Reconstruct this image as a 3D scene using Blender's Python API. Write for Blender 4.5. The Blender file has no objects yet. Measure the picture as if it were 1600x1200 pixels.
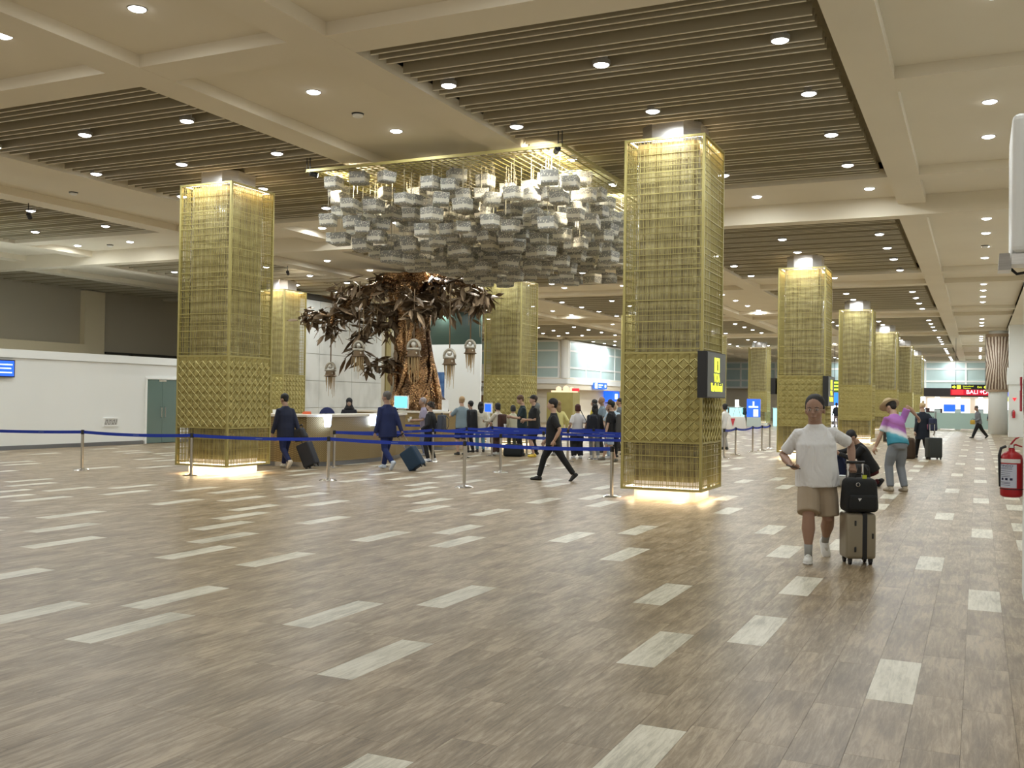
import bpy, bmesh, math, random
from mathutils import Vector, Matrix
import numpy as np
PI = math.pi
random.seed(7)
SC = bpy.context.scene
COL = SC.collection

# ---------------------------------------------------------------- camera
F_PX, YAW, PITCH, ROLL, CAM_H = 1563.3, 0.436, 0.015, 0.014, 1.542
_cy, _sy = math.cos(YAW), math.sin(YAW)
_f = Vector((-_sy*math.cos(PITCH), _cy*math.cos(PITCH), math.sin(PITCH)))
_r0 = Vector((_cy, _sy, 0)); _u0 = _r0.cross(_f)
_r = _r0*math.cos(ROLL) + _u0*math.sin(ROLL); _u = -_r0*math.sin(ROLL) + _u0*math.cos(ROLL)
cam_data = bpy.data.cameras.new('camera'); cam = bpy.data.objects.new('camera', cam_data); COL.objects.link(cam)
cam.matrix_world = Matrix(((_r.x, _u.x, -_f.x, 0), (_r.y, _u.y, -_f.y, 0), (_r.z, _u.z, -_f.z, CAM_H), (0, 0, 0, 1)))
cam_data.sensor_width = 36.0; cam_data.lens = F_PX/1600*36.0
cam_data.clip_start = 0.05; cam_data.clip_end = 400
SC.camera = cam

# ---------------------------------------------------------------- world, view
SC.view_settings.view_transform = 'Standard'; SC.view_settings.look = 'None'
SC.view_settings.exposure = 0.30; SC.view_settings.gamma = 1.0
SC.view_settings.use_curve_mapping = False
SC.cycles.use_denoising = True
SC.cycles.max_bounces = 7; SC.cycles.diffuse_bounces = 4; SC.cycles.glossy_bounces = 3
SC.cycles.sample_clamp_indirect = 6.0; SC.cycles.sample_clamp_direct = 0
SC.cycles.caustics_reflective = False; SC.cycles.caustics_refractive = False
W = bpy.data.worlds.new('world'); SC.world = W; W.use_nodes = True
W.node_tree.nodes['Background'].inputs[0].default_value = (1.0, 0.95, 0.86, 1)
W.node_tree.nodes['Background'].inputs[1].default_value = 0.55   # the lit hall goes on behind the camera
LAMP_W = 30.0          # power of one recessed downlight
LAMP_COL = (0.91, 0.97, 0.99)
WARM = (1.0, 0.74, 0.42)

# ---------------------------------------------------------------- materials
def mat(name, col, rough=0.6, metal=0.0, spec=0.5, emit=None, es=0.0, coat=0.0):
    m = bpy.data.materials.new(name); m.use_nodes = True
    b = m.node_tree.nodes['Principled BSDF']
    b.inputs['Base Color'].default_value = (*col, 1); b.inputs['Roughness'].default_value = rough
    b.inputs['Metallic'].default_value = metal; b.inputs['Specular IOR Level'].default_value = spec
    if coat: b.inputs['Coat Weight'].default_value = coat; b.inputs['Coat Roughness'].default_value = 0.08
    if emit: b.inputs['Emission Color'].default_value = (*emit, 1); b.inputs['Emission Strength'].default_value = es
    return m
def N(m, t, **kw):
    n = m.node_tree.nodes.new(t)
    for k, v in kw.items(): setattr(n, k, v)
    return n
def L(m, a, b): m.node_tree.links.new(a, b)
def bsdf(m): return m.node_tree.nodes['Principled BSDF']
def ramp(m, stops):
    n = N(m, 'ShaderNodeValToRGB'); e = n.color_ramp.elements
    while len(e) < len(stops): e.new(0.5)
    for i, (p, c) in enumerate(stops): e[i].position = p; e[i].color = (*c, 1)
    return n
def noise_mat(name, c1, c2, scale=3.0, rough=0.6, metal=0.0, stretch=(1, 1, 1), detail=4, bump=0.0, coords='Object', lo=0.35, hi=0.65, spec=0.5):
    m = mat(name, c1, rough, metal, spec)
    tc = N(m, 'ShaderNodeTexCoord'); mp = N(m, 'ShaderNodeMapping'); mp.inputs['Scale'].default_value = stretch
    L(m, tc.outputs[coords], mp.inputs[0])
    nz = N(m, 'ShaderNodeTexNoise'); nz.inputs['Scale'].default_value = scale; nz.inputs['Detail'].default_value = detail
    L(m, mp.outputs[0], nz.inputs['Vector'])
    r = ramp(m, [(lo, c1), (hi, c2)]); L(m, nz.outputs['Fac'], r.inputs[0]); L(m, r.outputs[0], bsdf(m).inputs['Base Color'])
    if bump:
        b = N(m, 'ShaderNodeBump'); b.inputs['Strength'].default_value = bump; b.inputs['Distance'].default_value = 0.01
        L(m, nz.outputs['Fac'], b.inputs['Height']); L(m, b.outputs[0], bsdf(m).inputs['Normal'])
    return m

def plank_material(name, cols, single):
    m = mat(name, cols[0], 0.34, 0, 0.28)
    g = N(m, 'ShaderNodeNewGeometry'); oi = N(m, 'ShaderNodeObjectInfo')
    rnd = oi.outputs['Random'] if single else g.outputs['Random Per Island']
    cmb = N(m, 'ShaderNodeCombineXYZ'); mul = N(m, 'ShaderNodeMath', operation='MULTIPLY'); mul.inputs[1].default_value = 37.0
    L(m, rnd, mul.inputs[0]); L(m, mul.outputs[0], cmb.inputs[2])
    add = N(m, 'ShaderNodeVectorMath', operation='ADD'); L(m, g.outputs['Position'], add.inputs[0]); L(m, cmb.outputs[0], add.inputs[1])
    mp = N(m, 'ShaderNodeMapping'); mp.inputs['Scale'].default_value = (24, 2.4, 1); L(m, add.outputs[0], mp.inputs[0])
    n1 = N(m, 'ShaderNodeTexNoise'); n1.inputs['Scale'].default_value = 1.6; n1.inputs['Detail'].default_value = 7; n1.inputs['Roughness'].default_value = 0.76; n1.inputs['Distortion'].default_value = 0.6
    L(m, mp.outputs[0], n1.inputs['Vector'])
    mp2 = N(m, 'ShaderNodeMapping'); mp2.inputs['Scale'].default_value = (5, 1.6, 1); L(m, add.outputs[0], mp2.inputs[0])
    n2 = N(m, 'ShaderNodeTexNoise'); n2.inputs['Scale'].default_value = 1.0; n2.inputs['Detail'].default_value = 3
    L(m, mp2.outputs[0], n2.inputs['Vector'])
    mx = N(m, 'ShaderNodeMath', operation='MULTIPLY_ADD'); mx.inputs[1].default_value = 0.35; L(m, n2.outputs['Fac'], mx.inputs[0])
    m2 = N(m, 'ShaderNodeMath', operation='MULTIPLY'); m2.inputs[1].default_value = 0.65; L(m, n1.outputs['Fac'], m2.inputs[0]); L(m, m2.outputs[0], mx.inputs[2])
    rp = ramp(m, [(0.39, cols[0]), (0.5, cols[1]), (0.60, cols[2])]); L(m, mx.outputs[0], rp.inputs[0])
    hs = N(m, 'ShaderNodeHueSaturation'); vm = N(m, 'ShaderNodeMapRange'); vm.inputs[3].default_value = 0.96; vm.inputs[4].default_value = 1.04
    L(m, rnd, vm.inputs[0]); L(m, vm.outputs[0], hs.inputs['Value']); L(m, rp.outputs[0], hs.inputs['Color'])
    L(m, hs.outputs[0], bsdf(m).inputs['Base Color'])
    rr = N(m, 'ShaderNodeMapRange'); rr.inputs[3].default_value = 0.28; rr.inputs[4].default_value = 0.46
    L(m, n1.outputs['Fac'], rr.inputs[0]); L(m, rr.outputs[0], bsdf(m).inputs['Roughness'])
    bp = N(m, 'ShaderNodeBump'); bp.inputs['Strength'].default_value = 0.12; bp.inputs['Distance'].default_value = 0.004
    L(m, n1.outputs['Fac'], bp.inputs['Height']); L(m, bp.outputs[0], bsdf(m).inputs['Normal'])
    return m
BROWN = [(0.150, 0.104, 0.054), (0.275, 0.205, 0.122), (0.430, 0.340, 0.225)]
PALE = [(0.38, 0.35, 0.26), (0.60, 0.56, 0.44), (0.72, 0.68, 0.56)]
M = {}
M['plank1'] = plank_material('brown_plank', BROWN, True); M['plank2'] = plank_material('brown_planks', BROWN, False)
M['pale1'] = plank_material('pale_plank', PALE, True); M['pale2'] = plank_material('pale_planks', PALE, False)
M['joint'] = mat('floor_joint', (0.16, 0.13, 0.105), 0.8)
M['plaster'] = noise_mat('ceiling_plaster', (0.77, 0.70, 0.56), (0.81, 0.74, 0.595), 0.4, 0.85)
M['slat'] = mat('slat_paint', (0.40, 0.345, 0.23), 0.6)
M['slat_lit_edge'] = mat('slat_edge_bounce_tone', (0.80, 0.73, 0.56), 0.5)  # pale colour paints in the floor bounce light along the slat bottoms
M['board'] = mat('slat_backing', (0.24, 0.205, 0.13), 0.8)
M['gold'] = noise_mat('gold_paint', (0.37, 0.31, 0.105), (0.42, 0.355, 0.125), 2.0, 0.45, 0.30)
M['gold_dark'] = mat('dark_gold_paint', (0.30, 0.24, 0.09), 0.4, 0.3)  # dark olive-gold paint of the marble wall's return
M['steel'] = noise_mat('brushed_steel', (0.62, 0.60, 0.57), (0.72, 0.70, 0.67), 6, 0.28, 0.9, (1, 1, 14))
M['chrome'] = mat('chrome', (0.75, 0.74, 0.72), 0.18, 1.0)
M['post'] = mat('satin_post', (0.50, 0.47, 0.42), 0.28, 1.0)
M['marble'] = noise_mat('marble', (0.62, 0.62, 0.58), (0.44, 0.44, 0.40), 1.3, 0.35, 0, (1, 1, 0.6), 6, lo=0.45, hi=0.75)
M['plinth'] = noise_mat('plinth_marble', (0.80, 0.77, 0.74), (0.58, 0.53, 0.50), 2.2, 0.3, 0, (1, 1, 1), 6, lo=0.5, hi=0.78)
M['white_wall'] = noise_mat('white_wall_paint', (0.82, 0.83, 0.80), (0.86, 0.87, 0.84), 0.3, 0.7)
M['cream'] = mat('cream_wall_paint', (0.78, 0.70, 0.56), 0.7)
M['grey_wall'] = mat('grey_wall_paint', (0.50, 0.45, 0.34), 0.85)
M['deep_green'] = mat('deep_green_glass', (0.035, 0.06, 0.045), 0.3, 0, 0.4)
M['olive_wall'] = mat('olive_pier_paint', (0.80, 0.70, 0.48), 0.8)
M['dark'] = mat('dark_void', (0.05, 0.045, 0.035), 0.9)
M['black'] = mat('black_plastic', (0.012, 0.012, 0.013), 0.45)
M['belt'] = mat('blue_belt', (0.006, 0.034, 0.36), 0.6)
M['belt_mark'] = mat('belt_print', (0.10, 0.16, 0.45), 0.6)
M['lens'] = mat('lamp_lens', (1, 1, 1), 0.5, emit=(0.93, 0.96, 1.0), es=14)
M['lens_off'] = mat('lamp_rim', (0.85, 0.85, 0.82), 0.5)
M['rim'] = mat('lamp_rim_grey', (0.30, 0.28, 0.24), 0.5)
M['led'] = mat('led_strip', (1, 1, 1), 0.5, emit=(1.0, 0.84, 0.62), es=3.5)
M['glass_frost'] = noise_mat('frosted_glass', (0.42, 0.55, 0.54), (0.50, 0.62, 0.61), 0.5, 0.38, 0, spec=0.7)
M['glass_door'] = mat('green_grey_door_glass', (0.12, 0.19, 0.17), 0.15, 0, 0.7)
M['frame_white'] = mat('white_frame', (0.85, 0.85, 0.82), 0.4)
M['kick'] = mat('steel_skirting', (0.25, 0.26, 0.28), 0.3, 0.7)
M['clear'] = mat('clear_rail_glass', (0.75, 0.9, 0.87), 0.05, 0, 0.6)
bsdf(M['clear']).inputs['Alpha'].default_value = 0.42

# core of the gold columns: woven cloth bands
def cloth_core():
    m = mat('woven_column_cloth', (0.5, 0.42, 0.2), 0.30, 0.0, 0.6, coat=0.25)
    tc = N(m, 'ShaderNodeTexCoord')
    w1 = N(m, 'ShaderNodeTexWave', bands_direction='Z'); w1.inputs['Scale'].default_value = 1.4; w1.inputs['Distortion'].default_value = 5; w1.inputs['Detail'].default_value = 3; w1.inputs['Detail Scale'].default_value = 2
    L(m, tc.outputs['Object'], w1.inputs['Vector'])
    mp = N(m, 'ShaderNodeMapping'); mp.inputs['Scale'].default_value = (9, 9, 0.35); L(m, tc.outputs['Object'], mp.inputs[0])
    nz = N(m, 'ShaderNodeTexNoise'); nz.inputs['Scale'].default_value = 2; nz.inputs['Detail'].default_value = 3; L(m, mp.outputs[0], nz.inputs['Vector'])
    r1 = ramp(m, [(0.0, (0.30, 0.25, 0.11)), (1.0, (0.50, 0.43, 0.21))]); L(m, w1.outputs['Fac'], r1.inputs[0])
    r2 = ramp(m, [(0.38, (0.55, 0.5, 0.42)), (0.58, (1, 1, 1))]); L(m, nz.outputs['Fac'], r2.inputs[0])
    mm = N(m, 'ShaderNodeMix', data_type='RGBA', blend_type='MULTIPLY'); mm.inputs['Factor'].default_value = 1
    L(m, r1.outputs[0], mm.inputs['A']); L(m, r2.outputs[0], mm.inputs['B']); L(m, mm.outputs['Result'], bsdf(m).inputs['Base Color'])
    return m
M['core'] = cloth_core()
def copper():
    m = mat('hammered_copper', (0.42, 0.25, 0.12), 0.24, 0.9)
    tc = N(m, 'ShaderNodeTexCoord'); nz = N(m, 'ShaderNodeTexNoise'); nz.inputs['Scale'].default_value = 1.4; nz.inputs['Detail'].default_value = 5; L(m, tc.outputs['Object'], nz.inputs['Vector'])
    rp = ramp(m, [(0.38, (0.085, 0.045, 0.022)), (0.62, (0.48, 0.28, 0.13))]); L(m, nz.outputs['Fac'], rp.inputs[0]); L(m, rp.outputs[0], bsdf(m).inputs['Base Color'])
    vo = N(m, 'ShaderNodeTexVoronoi'); vo.inputs['Scale'].default_value = 16; L(m, tc.outputs['Object'], vo.inputs['Vector'])
    bp = N(m, 'ShaderNodeBump'); bp.inputs['Strength'].default_value = 0.8; bp.inputs['Distance'].default_value = 0.03; L(m, vo.outputs['Distance'], bp.inputs['Height']); L(m, bp.outputs[0], bsdf(m).inputs['Normal'])
    return m
M['copper'] = copper()
M['leaf'] = mat('bronze_leaf', (0.17, 0.115, 0.065), 0.52, 0.7)
M['straw'] = mat('copper_straw', (0.45, 0.32, 0.16), 0.7)
def box_cloth():
    m = mat('perforated_box_cloth', (0.8, 0.78, 0.72), 0.6)
    tc = N(m, 'ShaderNodeTexCoord'); oi = N(m, 'ShaderNodeObjectInfo')
    sep = N(m, 'ShaderNodeSeparateXYZ'); L(m, tc.outputs['Object'], sep.inputs[0])
    vo = N(m, 'ShaderNodeTexVoronoi'); vo.inputs['Scale'].default_value = 34; L(m, tc.outputs['Object'], vo.inputs['Vector'])
    wv = N(m, 'ShaderNodeTexWave', bands_direction='Z'); wv.inputs['Scale'].default_value = 1.55; wv.inputs['Phase Offset'].default_value = 1.2; L(m, tc.outputs['Object'], wv.inputs['Vector'])
    a = N(m, 'ShaderNodeMath', operation='GREATER_THAN'); a.inputs[1].default_value = 0.36; L(m, vo.outputs['Distance'], a.inputs[0])
    b = N(m, 'ShaderNodeMath', operation='GREATER_THAN'); b.inputs[1].default_value = 0.22; L(m, wv.outputs['Fac'], b.inputs[0])
    c = N(m, 'ShaderNodeMath', operation='MULTIPLY'); L(m, a.outputs[0], c.inputs[0]); L(m, b.outputs[0], c.inputs[1])
    mx = N(m, 'ShaderNodeMix', data_type='RGBA'); L(m, c.outputs[0], mx.inputs['Factor'])
    mx.inputs['A'].default_value = (0.90, 0.86, 0.74, 1); mx.inputs['B'].default_value = (0.40, 0.39, 0.35, 1)
    L(m, mx.outputs['Result'], bsdf(m).inputs['Base Color'])
    tl = N(m, 'ShaderNodeBsdfTranslucent'); L(m, mx.outputs['Result'], tl.inputs[0]); ms = N(m, 'ShaderNodeMixShader'); ms.inputs[0].default_value = 0.5
    L(m, bsdf(m).outputs[0], ms.inputs[1]); L(m, tl.outputs[0], ms.inputs[2]); L(m, ms.outputs[0], m.node_tree.nodes['Material Output'].inputs[0])
    return m
M['boxcloth'] = box_cloth()
def herring():
    m = mat('herringbone_brass', (0.42, 0.31, 0.13), 0.38, 0.35)
    tc = N(m, 'ShaderNodeTexCoord')
    mp = N(m, 'ShaderNodeMapping'); mp.inputs['Rotation'].default_value = (PI/4, 0, 0); L(m, tc.outputs['Object'], mp.inputs[0])
    w1 = N(m, 'ShaderNodeTexWave', bands_direction='Z'); w1.inputs['Scale'].default_value = 11; L(m, mp.outputs[0], w1.inputs['Vector'])
    w2 = N(m, 'ShaderNodeTexWave', bands_direction='Y'); w2.inputs['Scale'].default_value = 11; L(m, mp.outputs[0], w2.inputs['Vector'])
    mu = N(m, 'ShaderNodeMath', operation='MULTIPLY'); L(m, w1.outputs['Fac'], mu.inputs[0]); L(m, w2.outputs['Fac'], mu.inputs[1])
    rp = ramp(m, [(0.05, (0.24, 0.17, 0.07)), (0.5, (0.38, 0.28, 0.12))]); L(m, mu.outputs[0], rp.inputs[0]); L(m, rp.outputs[0], bsdf(m).inputs['Base Color'])
    bp = N(m, 'ShaderNodeBump'); bp.inputs['Strength'].default_value = 0.5; bp.inputs['Distance'].default_value = 0.01; L(m, mu.outputs[0], bp.inputs['Height']); L(m, bp.outputs[0], bsdf(m).inputs['Normal'])
    return m
M['herring'] = herring()
def emis(name, col, s=2.0):
    return mat(name, (0.02, 0.02, 0.02), 0.5, emit=col, es=s)
M['e_white'] = emis('lit_white', (0.85, 0.93, 1.0), 6); M['e_blue'] = emis('lit_blue', (0.01, 0.10, 0.9), 1.6)
M['e_cyan'] = emis('lit_cyan', (0.35, 0.9, 0.95), 1.5); M['e_yellow'] = emis('lit_yellow', (0.85, 0.95, 0.05), 1.6)
M['e_red'] = emis('lit_red', (0.9, 0.02, 0.03), 1.4); M['e_pink'] = emis('lit_pink_white', (1.0, 0.75, 0.85), 1.8)
M['e_soft'] = emis('lit_shop', (1.0, 0.9, 0.8), 1.6); M['e_green'] = emis('lit_green', (0.1, 0.8, 0.4), 1.4)
M['e_text'] = emis('lit_screen_text', (0.7, 0.85, 1.0), 2.0)
_solid = {}
def solid(col, rough=0.75, metal=0.0):
    k = (col, rough, metal)
    if k not in _solid: _solid[k] = mat('paint_%d' % len(_solid), col, rough, metal)
    return _solid[k]

# ---------------------------------------------------------------- mesh helpers
class MB:
    def __init__(s): s.v = []; s.f = []
    def box(s, x0, x1, y0, y1, z0, z1):
        b = len(s.v)
        s.v += [(x0, y0, z0), (x1, y0, z0), (x1, y1, z0), (x0, y1, z0), (x0, y0, z1), (x1, y0, z1), (x1, y1, z1), (x0, y1, z1)]
        s.f += [(b, b+3, b+2, b+1), (b+4, b+5, b+6, b+7), (b, b+1, b+5, b+4), (b+1, b+2, b+6, b+5), (b+2, b+3, b+7, b+6), (b+3, b, b+4, b+7)]
        return s
    def prism(s, pts, z0, z1, top_scale=1.0):      # pts counter-clockwise xy
        b = len(s.v); n = len(pts); cx = sum(p[0] for p in pts)/n; cy = sum(p[1] for p in pts)/n
        s.v += [(x, y, z0) for x, y in pts] + [(cx+(x-cx)*top_scale, cy+(y-cy)*top_scale, z1) for x, y in pts]
        s.f.append(tuple(b+i for i in reversed(range(n)))); s.f.append(tuple(b+n+i for i in range(n)))
        for i in range(n): j = (i+1) % n; s.f.append((b+i, b+j, b+n+j, b+n+i))
        return s
    def lathe(s, prof, n=20, c=(0, 0)):            # prof: (r,z) bottom to top
        b = len(s.v); k = len(prof)
        for r, z in prof: s.v += [(c[0]+r*math.cos(2*PI*i/n), c[1]+r*math.sin(2*PI*i/n), z) for i in range(n)]
        for a in range(k-1):
            for i in range(n): j = (i+1) % n; s.f.append((b+a*n+i, b+a*n+j, b+(a+1)*n+j, b+(a+1)*n+i))
        s.f.append(tuple(b+i for i in reversed(range(n)))); s.f.append(tuple(b+(k-1)*n+i for i in range(n)))
        return s
    def tube(s, pts, rad, n=8, flat=None):         # polyline tube, radius list or number; flat=(ru,rv) scale of the ring axes
        pts = [Vector(p) for p in pts]; k = len(pts); b = len(s.v)
        if not isinstance(rad, (list, tuple)): rad = [rad]*k
        up = None
        for i in range(k):
            d = (pts[min(i+1, k-1)] - pts[max(i-1, 0)])
            d = d.normalized() if d.length > 1e-9 else Vector((0, 0, 1))
            if up is None: up = Vector((0, 0, 1)) if abs(d.z) < 0.9 else Vector((0, 1, 0))
            sx = d.cross(up)
            if sx.length < 1e-6: sx = d.cross(Vector((1, 0, 0)))
            sx.normalize(); sy = sx.cross(d).normalized(); up = sy
            fu, fv = flat if flat else (1, 1)
            for j in range(n):
                a = 2*PI*j/n; s.v.append(tuple(pts[i] + sx*(rad[i]*fu*math.cos(a)) + sy*(rad[i]*fv*math.sin(a))))
        for i in range(k-1):
            for j in range(n): q = (j+1) % n; s.f.append((b+i*n+j, b+i*n+q, b+(i+1)*n+q, b+(i+1)*n+j))
        s.f.append(tuple(b+j for j in reversed(range(n)))); s.f.append(tuple(b+(k-1)*n+j for j in range(n)))
        return s
    def ball(s, c, r, n=12, m=8):
        if not isinstance(r, (list, tuple)): r = (r, r, r)
        b = len(s.v); s.v.append((c[0], c[1], c[2]-r[2]))
        for i in range(1, m):
            t = -PI/2 + PI*i/m
            for j in range(n): a = 2*PI*j/n; s.v.append((c[0]+r[0]*math.cos(t)*math.cos(a), c[1]+r[1]*math.cos(t)*math.sin(a), c[2]+r[2]*math.sin(t)))
        s.v.append((c[0], c[1], c[2]+r[2])); top = len(s.v)-1
        for j in range(n): q = (j+1) % n; s.f.append((b, b+1+q, b+1+j)); s.f.append((top, top-n+j, top-n+q))
        for i in range(m-2):
            for j in range(n): q = (j+1) % n; s.f.append((b+1+i*n+j, b+1+i*n+q, b+1+(i+1)*n+q, b+1+(i+1)*n+j))
        return s
    def loft(s, rings):                            # rings: (cx,cy,cz,rx,ry) horizontal ellipses, bottom to top, superellipse
        n = 20; b = len(s.v)
        for cx, cy, cz, rx, ry in rings:
            for j in range(n):
                a = 2*PI*j/n; c, d = math.cos(a), math.sin(a); e = 0.85
                s.v.append((cx+rx*math.copysign(abs(c)**e, c), cy+ry*math.copysign(abs(d)**e, d), cz))
        for i in range(len(rings)-1):
            for j in range(n): q = (j+1) % n; s.f.append((b+i*n+j, b+i*n+q, b+(i+1)*n+q, b+(i+1)*n+j))
        s.f.append(tuple(b+j for j in reversed(range(n)))); s.f.append(tuple(b+(len(rings)-1)*n+j for j in range(n)))
        return s
    def xf(s, mtx, start=0):
        for i in range(start, len(s.v)): s.v[i] = tuple(mtx @ Vector(s.v[i]))
        return s
    def mesh(s, name, smooth=False):
        me = bpy.data.meshes.new(name); me.from_pydata(s.v, [], s.f); me.update()
        if smooth: me.shade_smooth()
        return me

def put(name, me, m=None, parent=None, loc=(0, 0, 0), rz=0.0):
    if isinstance(me, MB): me = me.mesh(name)
    if m is not None and not me.materials: me.materials.append(M[m] if isinstance(m, str) else m)
    o = bpy.data.objects.new(name, me); COL.objects.link(o); o.location = loc; o.rotation_euler = (0, 0, rz)
    if parent is not None: o.parent = parent
    return o
def root(name, loc=(0, 0, 0), rz=0.0):
    o = bpy.data.objects.new(name, None); COL.objects.link(o); o.location = loc; o.rotation_euler = (0, 0, rz); o.empty_display_size = 0.1
    return o
def tag(o, label=None, cat=None, group=None, kind=None):
    if label: o['label'] = label
    if cat: o['category'] = cat
    if group: o['group'] = group
    if kind: o['kind'] = kind
    return o
KIDS = {}
def copy_tree(o, loc=None, rz=None, parent=None):
    c = o.copy(); COL.objects.link(c)
    if parent is not None: c.parent = parent
    if loc is not None: c.location = loc
    if rz is not None: c.rotation_euler = (0, 0, rz)
    for ch in list(o.children): copy_tree(ch, parent=c)
    return c
def bevel(o, w=0.01, seg=2):
    b = o.modifiers.new('bevel', 'BEVEL'); b.width = w; b.segments = seg; b.limit_method = 'ANGLE'
    return o
def smooth(o):
    o.data.shade_smooth(); return o
def area(name, loc, sx, sy, power, col, rot=(0, 0, 0), parent=None, shape='RECTANGLE', spread=None):
    l = bpy.data.lights.new(name, 'AREA'); l.shape = shape; l.size = sx
    if shape in ('RECTANGLE', 'ELLIPSE'): l.size_y = sy
    l.energy = power; l.color = col
    if spread: l.spread = spread
    o = bpy.data.objects.new(name, l); COL.objects.link(o); o.location = loc; o.rotation_euler = rot
    if parent is not None: o.parent = parent
    return o
def text_mesh(name, body, size, m, parent, mtx, depth=0.004, align='CENTER', xs=1.0):
    cu = bpy.data.curves.new(name, 'FONT'); cu.body = body; cu.size = size; cu.extrude = depth; cu.align_x = align; cu.align_y = 'CENTER'; cu.resolution_u = 3
    t = bpy.data.objects.new(name, cu); COL.objects.link(t)
    bpy.context.view_layer.update()
    me = bpy.data.meshes.new_from_object(t.evaluated_get(bpy.context.evaluated_depsgraph_get()))
    bpy.data.objects.remove(t)
    me.transform(mtx @ Matrix.Diagonal((xs, 1, 1, 1)))
    me.materials.clear(); me.name = name
    return put(name, me, m, parent)
# text frames: reads from a viewer looking along +Y (facing -Y), or at a wall facing +X
FACE_NY = Matrix.Rotation(PI/2, 4, 'X')
FACE_PX = Matrix.Rotation(PI/2, 4, 'Z') @ Matrix.Rotation(PI/2, 4, 'X')
def T(x, y, z): return Matrix.Translation((x, y, z))

# ---------------------------------------------------------------- floor
PW, PL, PER = 0.2325, 0.9144, 4.572
floor = put('floor', MB().box(-36, 3.2, -3, 106, -0.12, -0.004), 'joint'); tag(floor, kind='structure')
WHITE = {-55: [1.97], -53: [2.86], -50: [2.03], -48: [3.05], -45: [3.1], -43: [4.15, 1.27], -41: [2.28],
 -39: [3.22], -37: [1.41], -35: [2.42, 0.6], -33: [4.28], -30: [3.5, 0.75], -28: [2.58], -24: [2.63, 4.48], -22: [0.84],
 -20: [4.52], -16: [0.92], -14: [1.9], -12: [0.03], -8: [2.78], -6: [1.05], -4: [3.70, 1.88], 0: [0.99], 2: [3.77], 4: [0.13, 2.8]}
def floor_planks():
    rng = random.Random(3); T_ = 0.004; g = 0.0007
    allp = []
    for i in range(-150, 16):
        x0 = -0.526 + i*PW
        if x0 < -35.8 or x0 > 3.0: continue
        if i in WHITE: wl = [w % PER for w in WHITE[i]]
        else:
            rr = random.Random(i*13+5)
            wl = [rr.random()*PER] if ((i % 3 == 0 and i < -46) or (i > 5 and i % 3 == 1)) else []
        off = wl[0] if wl else (rng.random()*PL)
        j0 = int(-3/PL)-2
        for j in range(j0, 118):
            y0 = off % PL + j*PL
            if y0 < -2.5 or y0 > 105: continue
            white = any(min(abs((y0-w) % PER), PER-abs((y0-w) % PER)) < PL*0.5 for w in wl)
            allp.append((x0, y0, white))
    def seen(x, y):
        v = Vector((x, y, -CAM_H)); d = v.dot(_f)
        if d < 0.5: return None
        px, py = 800+F_PX*v.dot(_r)/d, 600-F_PX*v.dot(_u)/d
        return (-60 < px < 1660 and py < 1290, d)
    near, rest_b, rest_w, far_w = [], [], [], []
    for p in allp:
        s = seen(p[0]+PW/2, p[1]+PL/2)
        if s and s[0]: near.append((s[1], p))
        else: (rest_w if p[2] else rest_b).append(p)
    near.sort(key=lambda q: q[0])
    # a plank that stands out (pale) counts as shown larger than the ones blending in
    ws = [q for q in near if q[1][2]][:120]; bs = [q for q in near if not q[1][2]][:180]
    own = set(id(q[1]) for q in ws+bs)
    for q in near:
        if id(q[1]) not in own: (rest_w if q[1][2] else rest_b).append(q[1])
    pm = {}
    for w in (True, False):
        pm[w] = MB().box(g, PW-g, g, PL-g, -T_, 0).mesh('plank'); pm[w].materials.append(M['pale1' if w else 'plank1'])
    for d, p in ws+bs:
        o = bpy.data.objects.new('plank', pm[p[2]]); COL.objects.link(o); o.location = (p[0], p[1], 0); o.parent = floor
        if p[2] and d < 0: pass
    for lst, mm, nm in ((rest_b, 'plank2', 'brown_planking'), (rest_w, 'pale2', 'pale_planking')):
        b = MB()
        for x, y, w in lst: b.box(x+g, x+PW-g, y+g, y+PL-g, -T_, 0)
        o = put(nm, b, mm, floor); tag(o, kind='stuff')
floor_planks()

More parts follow.
